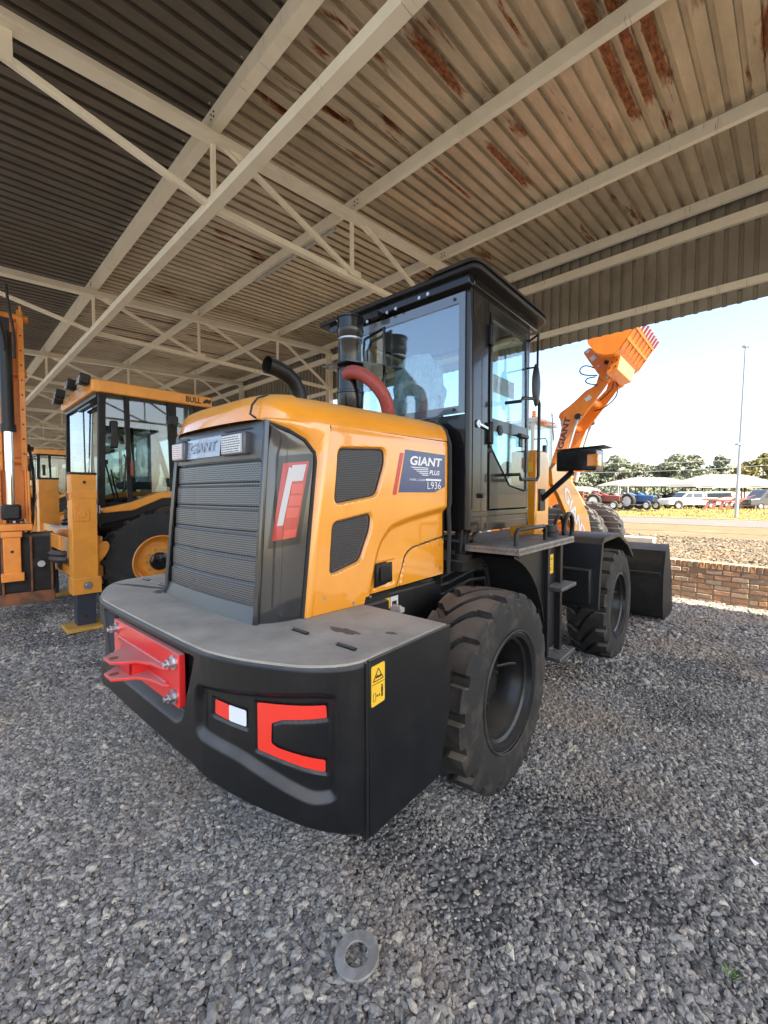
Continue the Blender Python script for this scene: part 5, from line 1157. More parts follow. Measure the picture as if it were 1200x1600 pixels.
# carriage between the legs
ca = obj('slide_frame', MB().b2(-1.2, 1.2, -1.16, -1.06, 1.24, 1.36).b2(-1.2, 1.2, -1.16, -1.06, .70, .82).b2(-1.2, -1.1, -1.16, -1.0, .7, 1.36), 'bull', BK, bevel=.01)
obj('service_deck', MB().b2(.55, 1.18, -1.30, -.95, 1.365, 1.385).b2(.55, 1.18, -1.30, -1.27, 1.10, 1.30), 'bull', ca, bevel=.004); obj('deck_sheet', MB().b2(.5, 1.2, -1.32, -.98, 1.386, 1.392), 'white', ca)
obj('rubber_guard', MB().tube([(.78 + .26 * cos(a), -1.20 + .12 * sin(a), 1.02) for a in np.linspace(pi, 2 * pi, 12)], .05, 4).tube([(.78 + .26 * cos(a), -1.20 + .12 * sin(a), .94) for a in np.linspace(pi, 2 * pi, 12)], .05, 4), 'rubber2', ca)
M['boomorange'] = mat('boom_amber_paint', (.80, .27, .03), .45, coat=.15, col2=(.66, .20, .03), noise=(.45, .75), scale=7, dust_hilite=((.5, .38, .22), .4))
# boom folded upright and slewed: its width runs across the view
_bi = len(COL.objects)
yb = 0.0; xb = .19
PB = [(-.16, 1.35), (.10, 1.30), (.14, 2.6), (.12, 4.40), (.03, 4.62), (-.06, 4.58), (-.10, 3.0)]
bm_ = obj('boom', MB().prism(PB, .128, .155, 'x').prism(PB, -.155, -.128, 'x').b2(-.128, .128, .02, .05, 1.5, 4.4), 'boomorange', BK, bevel=.006)
for x in (.10, -.17):
    pl = obj('boom_plate', MB().prism([(-.12, 2.2), (.04, 2.3), (.10, 4.45), (.02, 4.55), (-.16, 4.40), (-.17, 3.0)], x, x + .07, 'x'), 'boomorange', bm_, bevel=.006)
    for k in range(9): obj('plate_bolt', MB().cyl((x + .035, -.14, 2.45 + .21 * k), (x + .035, -.178, 2.45 + .21 * k), .011, n=8), 'matte', pl)
for dz, dy, l in ((4.42, .0, .23), (3.62, .0, .20), (2.35, 0, .19)): obj('pivot_pin', MB().cyl((-l, dy, dz), (l, dy, dz), .05, n=18), 'boomorange', bm_, bevel=.006)
cx_ = -.03
cy_ = obj('boom_cylinder', MB().cyl((cx_, -.27, 4.12), (cx_, -.27, 2.80), .072, n=28).cyl((cx_, -.27, 2.84), (cx_, -.27, 2.74), .088, n=28).b2(cx_ - .05, cx_ + .05, -.33, -.21, 4.05, 4.3), 'satin', BK, smooth=.5)
obj('piston_rod', MB().cyl((cx_, -.27, 2.78), (cx_, -.27, 1.72), .050, n=24), 'chrome', cy_)
obj('rod_end', MB().b2(cx_ - .11, cx_ + .11, -.36, -.18, 1.50, 1.72), 'satin', cy_, bevel=.03)
for p in ([(-.10, -.2, 4.8), (-.12, -.36, 4.35), (-.05, -.37, 4.05), (-.04, -.35, 3.85)], [(.0, -.2, 4.8), (.02, -.38, 4.40), (.07, -.38, 4.10), (.06, -.36, 3.75)], [(.19, .0, 2.6), (.24, .03, 2.2), (.23, .0, 1.8), (.20, -.1, 1.4)], [(.16, -.1, 2.0), (.20, -.14, 1.75), (.22, -.14, 1.5), (.15, -.2, 1.3)]): obj('hydraulic_hose', MB().tube([tuple(q) for q in smooth_line(p, 2)], .017, 8), 'rubber2', BK)
ch_ = obj('crosshead', MB().b2(-.30, .20, -.30, -.02, 1.34, 1.44).b2(.155, .19, -.2, .1, 1.3, 2.2).b2(-.20, -.165, -.2, .1, 1.3, 2.2), 'boomorange', BK, bevel=.012)
lk_ = obj('bucket_link', MB().b2(-.13, .06, -.40, -.34, .74, 1.34).b2(-.16, .09, -.42, -.32, .64, .76).b2(-.15, .08, -.42, -.30, 1.26, 1.34), 'boomorange', BK, bevel=.01)
obj('link_hole', MB().cyl((-.035, -.40, 1.06), (-.035, -.406, 1.06), .02, n=16), 'print_black', lk_)
bkt = obj('digger_bucket', MB().prism(rounded([(-.34, .44), (.10, .36), (.24, .55), (.26, 1.20), (.1, 1.30), (-.26, 1.28), (-.31, 1.1)], .05, 4), -.48, .42, 'x'), 'matte', BK, bevel=.015)
for lx in (-.30, -.14, .17, .40): obj('wear_strip', MB().b2(lx - .014, lx + .014, -.365, -.33, .46, 1.26), 'rust', bkt, bevel=.006)
obj('bucket_pin', MB().cyl((.28, -.40, .86), (.28, -.30, .86), .045, n=18), 'steel', bkt); obj('pin_collar', MB().cyl((.25, -.37, .86), (.25, -.30, .86), .07, n=18), 'matte', bkt)
obj('cutting_edge', MB().prism([(-.38, .30), (-.33, .47), (.1, .42), (.1, .33)], -.49, .43, 'x'), 'rust', bkt, bevel=.008)
obj('bucket_cheek', MB().prism([(-.30, .5), (-.26, 1.28), (.1, 1.3), (.26, 1.2), (.24, .55), (.1, .38)], .42, .44, 'x'), 'matte', bkt)
_R = Matrix.Rotation(-(YB - pi / 2), 4, 'Z'); _p = _R @ (Vector((-5.42, 6.24, 0)) - BK.location)
for o in (bm_, cy_, ch_, lk_, bkt, *[c for c in BK.children if c.name.startswith('hydraulic_hose') or c.name == 'hose_left']):
    o.location = _p; o.rotation_euler = (0, 0, -(YB - pi / 2) + R(41))
for c in BK.children:
    if c.name == 'hose_left': c.name = 'hydraulic_hose'
# front loader shovel
obj('loader_arm', MB().bar((.62, .9, 1.35), (.62, 3.1, .75), .09, .22).bar((-.62, .9, 1.35), (-.62, 3.1, .75), .09, .22), 'bull', BK, bevel=.01)
obj('front_bucket', MB().prism([(3.1, .9), (3.15, .2), (3.4, .06), (4.1, .04), (3.45, .12), (3.22, .25), (3.18, .9)], -1.15, 1.15, 'x'), 'bull', BK)
rows_ = [(8.2, 14.9, 'amber backhoe loader behind the nearest one, parked with its black cab half hidden'), ]
def park(ox, oy, label):
    c = copy_tree(BK); c.location = WB(ox, oy, 0); c['label'] = label; return c
B2 = park(3.3, 21.0, 'amber backhoe loader parked deeper in the shed, seen behind the nearest backhoe')
B3 = park(3.0, 33.0, 'amber backhoe loader farthest back in the shed, last in the row')

# ------------------------------------------------------------------ loader with raised bucket standing in the sun
OYAW = R(131)   # heading
OF_ = Vector((sin(OYAW), cos(OYAW), 0)); ORt = Vector((cos(OYAW), -sin(OYAW), 0))
# arm pivot of the near arm lies 11 m ahead at pixel (868,757)
PIV = Vector((4.55, 11.0, 0))
OL = thing('raised_bucket_loader', 'orange wheel loader in the sun outside with its arms and toothed bucket raised high', 'wheel loader', PIV, -OYAW)
x0 = -.45
NA = [(-.27, 2.60), (-.20, 2.85), (-.05, 3.3), (.07, 3.90), (.18, 4.06), (.55, 4.30), (.81, 4.55), (.88, 4.80), (1.02, 4.86), (1.16, 4.76), (1.12, 4.60), (.98, 4.39), (.70, 4.02), (.53, 3.80), (.33, 3.55), (.12, 2.95), (.02, 2.46), (-.18, 2.44)]
for k, x in enumerate((0.0, -.9)):
    am = obj('lift_arm', MB().prism(NA, x - .03, x + .03, 'x'), 'orange2', OL, bevel=.008)
    if k == 0:
        tx = MB(); p0, p1 = np.array([.055, 3.02]), np.array([.235, 3.80]); dv = p1 - p0; nn = np.array([-.97, .22]) * .15
        text(tx, 'GIANT', lambda u, v: (.0325, *(p0 + dv * u + nn * v)), .03); obj('arm_lettering', tx, mat('dark_blue_lettering', (.03, .04, .09), .4), am, smooth=None)
        obj('arm_sticker', MB().prism([(.60, 4.13), (.72, 4.22), (.66, 4.30), (.54, 4.21)], .031, .033, 'x'), 'white', am)
    cx = .12 if k == 0 else -1.02
    cl = obj('lift_cylinder', MB().cyl((cx, .05, 2.2), (cx, .20, 2.95), .065).cyl((cx, .20, 2.95), (cx, .43, 3.76), .032), 'galv', OL)
    obj('cylinder_eye', MB().cyl((cx - .06, .435, 3.78), (cx + .06, .435, 3.78), .075, n=20), 'black', cl)
obj('cross_tube', MB().cyl((-.9, .62, 4.2), (0, .62, 4.2), .11).cyl((-.9, .18, 3.6), (0, .18, 3.6), .08), 'orange2', OL)
obj('bell_crank', MB().prism([(-.22, 3.90), (-.18, 4.02), (.10, 4.20), (.45, 4.50), (.72, 4.62), (.80, 4.50), (.60, 4.22), (.30, 4.0), (.05, 3.84), (-.15, 3.84)], -.50, -.38, 'x'), 'orange2', OL, bevel=.01)
obj('tilt_cylinder', MB().cyl((-.44, -.17, 3.93), (-.44, -.02, 3.1), .035).cyl((-.44, -.02, 3.1), (-.44, .05, 2.5), .06), 'galv', OL)
obj('level_rod', MB().cyl((-.3, -.36, 4.02), (-.3, -.30, 3.3), .018), 'galv', OL)
for x in (.10, -.05, -.98):
    lk = obj('coupler_plate', MB().prism(rounded([(.52, 5.32), (.66, 5.42), (.98, 5.18), (1.22, 4.98), (1.22, 4.62), (1.02, 4.52), (.86, 4.76), (.70, 5.02)], .05, 4), x - .03, x + .03, 'x'), 'orange2', OL, bevel=.01)
    if x > 0:
        for a, b, r_ in ((.63, 5.32, .045), (1.05, 4.98, .05), (1.08, 4.62, .04), (.88, 4.92, .03)): obj('pin', MB().cyl((x, a, b), (x + .05, a, b), r_, n=18), 'steel' if r_ < .05 else 'black', lk)
        obj('plate_sticker', MB().prism([(.74, 5.06), (.84, 5.13), (.77, 5.22), (.67, 5.15)], x + .031, x + .033, 'x'), 'white', lk)
obj('coupler_block', MB().prism([(1.15, 4.60), (1.38, 4.66), (1.45, 4.95), (1.25, 5.05)], -.9, .55, 'x'), 'orange2', OL, bevel=.01)
[obj('block_hole', MB().cyl((.551, a, b), (.556, a, b), .018, n=10), 'print_black', OL) for a, b in ((1.22, 4.72), (1.34, 4.74), (1.27, 4.84), (1.37, 4.87), (1.30, 4.95))]
for p in ([(.06, .86, 4.86), (.2, .60, 5.0), (.22, .46, 4.90), (.2, .52, 4.76), (.08, .85, 4.72)], [(.06, .80, 4.70), (.14, .60, 4.68), (.14, .60, 4.56), (.06, .84, 4.50)], [(-.5, 1.10, 4.70), (-.3, 1.22, 4.45), (-.3, 1.18, 4.2), (-.5, .86, 4.02), (-.6, .6, 4.0)], [(-.6, 1.04, 4.66), (-.4, 1.08, 4.45), (-.5, .75, 4.22)]):
    obj('hydraulic_hose', MB().tube([tuple(q) for q in smooth_line(p, 3)], .014, 8), 'rubber2', OL, smooth=.9)
BP = [(1.80, 5.50), (1.47, 5.00), (1.36, 4.93), (1.18, 4.95), (.98, 5.06), (.84, 5.26), (.78, 5.52), (.84, 5.85), (1.02, 6.10)]
BI = [(a + .03, b + .03) for a, b in BP]; BI[0] = (1.79, 5.53)
b_ = obj('raised_bucket', MB().prism(BP + BI[::-1], -1.25, .85, 'x'), 'orange2', OL, smooth=.5)
for x in (-1.25, .85): obj('bucket_side', MB().prism(BP + [(1.35, 6.0)], x - .012, x + .012, 'x'), 'orange2', b_)
e = np.array([.33, .50]); e /= np.linalg.norm(e); n_o = np.array([e[1], -e[0]])
def floorbar(x, w_, h, l0=.02, l1=.56, nm='wear_rib', m='orange2'):
    p = np.array([1.47, 5.0]); a = p + e * l0; c = p + e * l1
    return obj(nm, MB().bar((x, *(a + n_o * h / 2)), (x, *(c + n_o * h / 2)), w_, h, (0, n_o[0], n_o[1])), m, b_, bevel=.004)
for x in np.linspace(-1.2, .8, 7): floorbar(x, .03, .02)
for l in (.28, .54): p = np.array([1.47, 5.0]) + e * l; obj('wear_plate', MB().bar((-1.25, *(p + n_o * .012)), (.85, *(p + n_o * .012)), .05, .022, (0, n_o[0], n_o[1])), 'orange2', b_)
for x in np.linspace(-1.22, .82, 9):
    p = np.array([1.47, 5.0]) + e * .56; q = p + e * .20; obj('bucket_tooth', MB().bar((x, *p), (x, *q), .06, .045, (0, n_o[0], n_o[1])), 'redimp', b_, bevel=.006)
# body, cab, wheels
obj('front_frame', MB().prism([(-.5, .6), (.6, .6), (.5, 1.4), (.05, 2.2), (.05, 2.62), (-.25, 2.65), (-.5, 1.8)], -.80, -.68, 'x').prism([(-.5, .6), (.6, .6), (.5, 1.4), (.05, 2.2), (.05, 2.62), (-.25, 2.65), (-.5, 1.8)], -.22, -.08, 'x').b2(-1.2, .3, -3.2, -.6, .7, 1.3), 'orange2', OL, bevel=.02)
oh = obj('hood', MB().prism(rounded([(-2.0, 1.2), (-2.0, 2.35), (-2.4, 2.45), (-3.9, 2.3), (-4.1, 1.2)], .1, 4), -1.1, .2, 'x'), 'orange2', OL, bevel=.04)
oc = obj('cab', MB().b2(-1.15, .25, -1.95, -.6, 1.4, 2.45).b2(-1.18, .28, -2.0, -.5, 3.75, 3.87), 'white', OL, bevel=.02)
for x in (-1.12, .22):
    for y in (-1.92, -.66): obj('cab_post', MB().b2(x - .04, x + .04, y - .04, y + .04, 2.4, 3.8), 'white', oc)
for nm, q in (('side_window', (.235, .24, -1.9, -.66, 2.45, 3.75)), ('side_window', (-1.14, -1.135, -1.9, -.66, 2.45, 3.75)), ('front_window', (-1.1, .2, -.63, -.625, 2.45, 3.75)), ('rear_window', (-1.1, .2, -1.93, -1.925, 2.45, 3.75))): obj(nm, MB().b2(*q), 'glass', oc)
bc_ = obj('beacon', MB().lathe([(.07, 3.87), (.07, 3.93), (.05, 3.95), (.055, 3.97), (.05, 4.06), (.001, 4.08)], (.0, -.72, .02), 'z', 20), 'lens_amber', oc)
obj('roof_lamp', MB().box((.12, -.42, 3.70), (.14, .1, .12)).bar((.1, -.5, 3.75), (.2, -.1, 3.66), .03, .02), 'orange2', oc, bevel=.02)
ml = obj('mirror_rail', MB().tube([(.28, -.6, 3.30), (.34, -.28, 3.28), (.34, -.24, 3.2), (.34, -.24, 2.85), (.28, -.5, 2.8)], .014, 8), 'satin', oc); obj('mirror', MB().b2(.32, .36, -.36, -.26, 2.82, 3.12), 'satin', ml, bevel=.02)
ot_me = tyre_mesh(.85, .52, 20, .42, 'tyre', 'rubber2', lug=.055, zig=.12, nphi=20 * 14, gap=.34)
for x, y in ((.42, .36), (-1.32, .36), (.42, -2.75), (-1.32, -2.75)):
    t = obj('tyre', ot_me, None, OL); t.location = (x, y, .82); t.rotation_euler = (0, 0, 0 if x > 0 else pi)
    obj('rim', MB().lathe([(.38, -.2), (.43, .2), (.45, .235), (.42, .25), (.40, .2), (.38, .05), (.25, .02), (.001, .04)], (0, 0, 0), 'x', 36), 'orange2', t)

# ------------------------------------------------------------------ far side of the road (photo pixel column + distance -> place on the ground)
def place(u, d, z=.42): return Vector(((u - 600) / 666.05 * d, d, z))
def carwheel(par, x, y, r, w_=.22, rimm='rimwhite'):
    t = obj('wheel', MB().lathe([(r * .6, -w_ / 2), (r * .92, -w_ / 2), (r, -w_ / 3), (r, w_ / 3), (r * .92, w_ / 2), (r * .62, w_ / 2)], (x, y, r), 'x', 24), 'rubber2', par)
    s = 1 if x > 0 else -1; obj('rim', MB().lathe([(.001, -w_ * .3), (r * .62, -w_ * .4), (r * .62, w_ * .4), (.001, w_ * .3)], (x, y, r), 'x', 20), rimm, t)
PK = thing('pickup_truck', 'white double-cab pickup truck parked side on beyond the road', 'pickup truck', place(1076, 42.6), pi / 2)
# local: Y forward -> image left
bp = [(2.55, .45), (2.60, .80), (2.50, .98), (1.35, 1.10), (.75, 1.62), (.55, 1.68), (-.75, 1.68), (-.95, 1.62), (-1.05, 1.12), (-2.55, 1.10), (-2.58, .50)]
arch = lambda c, r: [(c + r * cos(R(a)), .42 + r * sin(R(a))) for a in range(180, -1, -20)]
low = [(-2.58, .45)] + [(p, q) for p, q in arch(-1.62, .44)] + [(p, q) for p, q in arch(1.60, .44)] + [(2.55, .45)]
body = low + [(2.60, .80), (2.50, .98), (1.30, 1.10), (-2.56, 1.10)]
pb_ = obj('body', MB().prism(body, -.88, .88, 'x'), 'white', PK, bevel=.05)
obj('cab_roof', MB().loft([[(x * k, y, z) for x, y in ((-.86, a), (.86, a), (.86, b), (-.86, b))] for k, a, b, z in ((1, -1.05, 1.30, 1.08), (.86, -.88, .62, 1.66), (.82, -.80, .50, 1.70))]), 'white', pb_, bevel=.03)
for s in (1, -1):
    for y0, y1, t0_, t1_ in ((.20, 1.05, .20, .60), (-.80, .12, -.74, .12)): obj('side_window', MB().add([(.855 * s, y0, 1.14), (.855 * s, y1, 1.14), (.765 * s, t1_, 1.58), (.765 * s, t0_, 1.58)], [(0, 1, 2, 3)]), 'darkglass', pb_, smooth=None)
    for y in (-1.62, 1.60): carwheel(PK, .78 * s, y, .37, .24, 'galv')
    obj('door_seam', MB().b2(.882 * s, .884 * s, .14, .16, .5, 1.1), 'print_black', pb_); obj('door_handle', MB().b2(.88 * s, .90 * s, .22, .36, .92, .96), 'galv', pb_); obj('head_lamp', MB().b2(.6 * s, .885 * s, 2.35, 2.56, .78, .92), 'lens_clear', pb_, bevel=.02)
obj('windscreen', MB().add([(-.8, 1.27, 1.12), (.8, 1.27, 1.12), (.70, .68, 1.62), (-.70, .68, 1.62)], [(0, 1, 2, 3)]), 'darkglass', pb_, smooth=None)
obj('sports_bar', MB().tube([(-.7, -1.25, 1.1), (-.62, -1.3, 1.5), (.62, -1.3, 1.5), (.7, -1.25, 1.1)], .04, 8), 'galv', PK); obj('load_bed', MB().b2(-.72, .72, -2.45, -1.15, .9, 1.105), 'matte', pb_)
def van(name, label, cat, u, d, m, L_=4.6, hh=1.75, rz=pi / 2, g=None):
    t = thing(name, label, cat, place(u, d), rz, g); h = L_ / 2
    b = obj('body', MB().prism(rounded([(-h, .4), (h, .4), (h, .95), (h * .66, 1.08), (h * .38, hh - .05), (-h * .86, hh), (-h, 1.1)], .12, 4), -.85, .85, 'x'), m, t, bevel=.05)
    for s in (1, -1):
        obj('side_window', MB().prism([(-h * .85, 1.10), (h * .5, 1.10), (h * .32, hh - .16), (-h * .78, hh - .13)], .84 * s, .856 * s, 'x'), 'darkglass', b)
        for y in (-h * .62, h * .62): carwheel(t, .78 * s, y, .33, .2, 'galv')
    return t
van('estate_car', 'white estate car parked behind the tail of the pickup truck', 'car', 1106, 46.5, 'white')
van('dark_van', 'dark grey van at the right edge beyond the red farm implements', 'van', 1203, 41.5, mat('dark_grey_paint', (.06, .065, .07), .3, coat=.5), 5.2, 1.95)
def tractor(label, u, d, m, rz, R1=.75, rimm='rimwhite', cabin=False):
    t = thing('farm_tractor', label, 'tractor', place(u, d), rz, None)
    obj('hood', MB().prism(rounded([(.2, .75), (2.1, .75), (2.1, 1.32), (.2, 1.42)], .08, 4), -.27, .27, 'x'), m, t, bevel=.04)
    obj('grille', MB().b2(-.22, .22, 2.10, 2.12, .8, 1.25), 'print_black', t); obj('gearbox', MB().b2(-.22, .22, -.5, 1.9, .5, .85), 'matte', t)
    obj('exhaust_stack', MB().cyl((.18, 1.2, 1.3), (.18, 1.2, 2.05), .035), 'matte', t)
    obj('seat', MB().b2(-.22, .22, -.45, -.05, 1.05, 1.15).b2(-.22, .22, -.5, -.42, 1.1, 1.5), 'satin', t, bevel=.03)
    obj('steering_wheel', MB().tube([(.18 * cos(a), .32 + .1 * sin(a), 1.5 + .14 * sin(a)) for a in np.linspace(0, 2 * pi, 16)], .015, 6).cyl((0, .32, 1.5), (0, .45, 1.2), .02), 'satin', t)
    for s in (1, -1):
        obj('mudguard', MB().prism([(-.85, .9), (-.6, 1.45), (-.1, 1.62), (.5, 1.4), (.5, 1.34), (-.1, 1.55), (-.55, 1.38), (-.8, .9)], .42 * s, .82 * s, 'x'), m, t)
        carwheel(t, .80 * s, -.1, R1, .38, rimm); carwheel(t, .62 * s, 1.75, R1 * .55, .22, rimm)
    if cabin:
        c = MB()
        for x in (-.6, .6):
            for y in (-.7, .5): c.b2(x - .03, x + .03, y - .03, y + .03, 1.3, 2.4)
        c.b2(-.7, .7, -.8, .6, 2.36, 2.46); obj('cab_frame', c, 'white', t)
    return t
tractor('blue farm tractor with white wheel rims beyond the grass verge, left of the pickup', 992, 41.5, 'blue', R(200), .78)
tractor('red farm tractor left of the blue tractor beyond the verge', 936, 42.5, 'redimp', R(215), .75)
tractor('pale grey farm tractor with a cab frame between the red and the blue tractor', 968, 46, 'galv', R(190), .8, 'rimwhite', True)
tractor('dark old farm tractor standing in the shade under the left canopy', 1040, 52, 'matte', R(170), .75, 'galv')
def plough(label, u, d, L_, seed):
    r_ = random.Random(seed); t = thing('plough', label, 'plough', place(u, d), R(r_.uniform(70, 100)), 'red farm implements')
    obj('main_beam', MB().bar((0, -L_ / 2, .8), (0, L_ / 2, 1.0), .14, .16).bar((.6, -L_ / 2, .6), (0, L_ / 2, .95), .1, .12).bar((0, -L_ * .2, .85), (-.2, -L_ * .45, 1.45), .1, .1).bar((-.2, -L_ * .45, 1.45), (.1, L_ * .2, 1.0), .07, .07), 'redimp', t)
    for k in range(int(L_ / .6)):
        y = -L_ / 2 + .3 + .6 * k; sh_ = obj('plough_share', MB().prism([(y - .1, .78), (y + .05, .8), (y + .25, .35), (y + .35, .02), (y + .05, .08), (y - .05, .4)], .05, .12, 'x'), 'redimp', t)
    carwheel(t, .5, -L_ / 2 + .2, .32, .16, 'redimp'); return t
plough('red plough with a high hitch between the pickup and the lamp post', 1128, 40.5, 3.2, 1)
plough('red plough just to the right of the lamp post', 1166, 41.5, 2.8, 2)
plough('red plough far left beside the red tractor', 925, 44, 2.4, 4)
def canopy(label, u, d, w_, dp, h0, h1, rz=0):
    t = thing('shade_canopy', label, 'carport', place(u, d), rz)
    n = 14
    def f(a, b):
        x = -w_ / 2 + w_ * a; y = -dp / 2 + dp * b; e_ = min(1, min(a, 1 - a) * 3.2, min(b, 1 - b) * 2.6); return (x, y, h0 + (h1 - h0) * e_ ** .8 + .08 * sin(pi * a * 4) * (1 - e_))
    obj('canopy_cloth', MB().grid(f, n * 2, n), 'carpet', t, smooth=1.0); obj('canopy_edge', MB().b2(-w_ / 2, w_ / 2, -dp / 2 - .03, -dp / 2 + .03, h0 - .12, h0), 'carpet', t)
    for i in range(5):
        for y in (-dp / 2 + .3, dp / 2 - .3): obj('post', MB().cyl((-w_ / 2 + .4 + (w_ - .8) * i / 4, y, 0), (-w_ / 2 + .4 + (w_ - .8) * i / 4, y, h0 + .1), .06, n=8), 'matte', t)
canopy('long low cream shade canopy behind the tractors, left of the other big one', 1012, 55, 10.8, 6, 2.55, 3.6)
canopy('cream hipped shade canopy behind the pickup and the ploughs', 1128, 50, 10.6, 6, 2.3, 3.75)
canopy('small distant cream canopy low at the left behind the lift arm', 905, 58, 5.0, 5, 1.9, 2.5)
yw = thing('tan_yard_wall', 'tan yard wall behind the ploughs under the right canopy', 'wall', place(1154, 56), 0)
obj('wall_panel', MB().b2(-3.1, 3.1, -.1, .1, 0, 1.75), 'khaki', yw)
for x in np.linspace(-3.1, 3.1, 5): obj('pier', MB().b2(x - .12, x + .12, -.16, .16, 0, 1.9), 'khaki', yw)
rb = thing('red_crate_stack', 'stack of red farm machinery frames left of the red tractor', 'farm machinery', place(918, 47), .3)
for k in range(4): obj('frame', MB().b2(-1.1, 1.1, -.5, .5, .15 + .42 * k, .22 + .42 * k).b2(-1.1, -1.0, -.5, .5, .15 + .42 * k, .55 + .42 * k).b2(1.0, 1.1, -.5, .5, .15 + .42 * k, .55 + .42 * k), 'redimp', rb)
# street lamp
sl_ = thing('street_lamp', 'tall grey street lamp pole standing on the verge at the right', 'street lamp', place(1151, 33, .05), 0)
obj('pole', MB().cyl((0, 0, 0), (.30, 0, 13.0), .13, .075, 14), 'galv', sl_, smooth=.8); obj('lamp_head', MB().box((.36, 0, 13.1), (.55, .3, .16)).b2(.1, .3, -.05, .05, 12.95, 13.08), 'galv', sl_, bevel=.04); obj('pole_box', MB().b2(-.16, .20, -.18, .18, 5.6, 5.75), 'galv', sl_)
# overhead wires
WR = [((915, 683), (1200, 648)), ((940, 638), (1200, 597)), ((937, 652), (1200, 608)), ((934, 705), (1200, 689)), ((940, 714), (1200, 700)), ((975, 721), (1200, 713)), ((1000, 733), (1200, 724))]
order = ['fourth', 'first', 'second', 'fifth', 'sixth', 'seventh', 'lowest']
for k, ((u0, v0), (u1, v1)) in enumerate(WR):
    d = 60; mb = MB(); pts = []
    for i in range(15):
        u = 520 + 80 * i; v = v0 + (v1 - v0) * (u - u0) / (u1 - u0) + 5 * (1 - ((u - 1070) / 200) ** 2) * 1.0; z = H + d * (772.5 - v) / 666.05
        pts.append(((u - 600) / 666.05 * d, d, max(z, 4.2)))
    mb.tube(pts, .036, 5); o = obj('overhead_wire', mb, 'wire', None, smooth=None); tag(o, 'thin overhead power wire across the sky, %s from the top' % order[k] if order[k] != 'lowest' else 'thin overhead power wire across the sky, lowest, just above the trees', 'power line', 'overhead wires')
for k, u in enumerate((1480,)):
    pass
# trees
def leafmat(name, c1, c2):
    m = bpy.data.materials.new(name); m.use_nodes = True; t = m.node_tree; b = t.nodes['Principled BSDF']; b.inputs['Roughness'].default_value = .9; b.inputs['Specular IOR Level'].default_value = .1
    g = N(t, 'ShaderNodeNewGeometry'); cr = N(t, 'ShaderNodeValToRGB'); cr.color_ramp.elements[0].color = (*c1, 1); cr.color_ramp.elements[1].color = (*c2, 1); t.links.new(g.outputs['Random Per Island'], cr.inputs[0])
    t.links.new(cr.outputs[0], b.inputs['Base Color']); b.inputs['Subsurface Weight'].default_value = 0; return m
M['leafA'] = leafmat('grey_green_leaves', (.14, .16, .11), (.27, .29, .20)); M['leafB'] = leafmat('yellow_green_leaves', (.17, .165, .06), (.30, .27, .11)); M['leafC'] = leafmat('hazy_leaves', (.17, .18, .13), (.30, .31, .22))  # greens lightened and greyed, distance haze put into the leaf colour
def tree_geo(seed, hgt, rad, clumps, spread, base=.25, leaf=.34, per=120):
    r_ = np.random.default_rng(seed); tr = MB(); tr.tube([(0, 0, 0), (.1, 0, hgt * .3), (.05, .1, hgt * .6)], [.22, .16, .08], 8); C_ = []
    for k in range(clumps):
        a = r_.random() * 6.28; zz_ = base + (1 - base) * r_.random() ** .8; env = sin(pi * min(1, (zz_ - base) / (1 - base) * .85 + .18)) ** .6
        rr_ = rad * env * (.25 + .75 * r_.random() ** .6); c = np.array([rr_ * cos(a), rr_ * sin(a), zz_ * hgt]); C_.append(c)
        if k % 2 == 0: tr.tube([(0.05, .05, hgt * min(.6, base + .15 * r_.random())), tuple(c * np.array([.5, .5, .85])), tuple(c)], [.07, .045, .015], 5)
    P = []; n = clumps * per; c = np.repeat(np.array(C_), per, 0); dr = r_.normal(0, 1, (n, 3)); dr /= np.linalg.norm(dr, axis=1)[:, None]
    p = c + dr * (r_.random((n, 1)) ** .5) * spread * np.array([1, 1, .62]); a1 = r_.normal(0, 1, (n, 3)); a1 /= np.linalg.norm(a1, axis=1)[:, None]; a2 = np.cross(a1, r_.normal(0, 1, (n, 3))); a2 /= np.linalg.norm(a2, axis=1)[:, None]
    s = leaf * (.5 + r_.random((n, 1))); V = np.stack([p - a1 * s, p + a2 * s * .5, p + a1 * s, p - a2 * s * .5], 1).reshape(-1, 3)
    lm = MB(); lm.v = [tuple(q) for q in V]; lm.f = [(4 * i, 4 * i + 1, 4 * i + 2, 4 * i + 3) for i in range(n)]; return tr, lm
_tg = {}
def tree(label, u, d, seed, hgt, rad, clumps, spread, m, base=.25, leaf=.34, nm='leafy_tree', sc=1):
    t = thing(nm, label, 'tree', place(u, d), random.random() * 6)
    if seed not in _tg:
        a, b = tree_geo(seed, hgt, rad, clumps, spread, base, leaf); o1 = obj('trunk', a, 'bark', t); o2 = obj('crown', b, m, t, smooth=None, fix=False); _tg[seed] = (o1.data, o2.data)
    else: obj('trunk', _tg[seed][0], None, t); obj('crown', _tg[seed][1], None, t)
    t.scale = (sc, sc, sc); return t
tree('tall airy grey-green tree left of the long canopy, beside the raised arm', 958, 84, 1, 8.6, 4.4, 34, 1.1, 'leafA', .12)
tree('round grey-green tree above the left end of the long canopy', 994, 88, 2, 7.6, 4.6, 36, 1.2, 'leafC', .12)
tree('lower bushy tree between the round tree and the widest tree', 1022, 90, 3, 7.0, 4.4, 36, 1.2, 'leafA', .1)
tree('widest dark tree above the right end of the long canopy', 1058, 86, 4, 9.0, 5.0, 46, 1.3, 'leafA', .1)
tree('tall tree joined to the right side of the widest tree', 1082, 88, 5, 9.2, 4.0, 34, 1.1, 'leafC', .1)
tree('lone narrow tree standing left of the lamp post', 1123, 92, 6, 9.2, 2.6, 24, 1.1, 'leafA', .2, nm='narrow_tree')
tree('low pale bush tree in front of the lone narrow tree', 1134, 78, 7, 4.6, 2.6, 18, .9, 'leafB', .1)
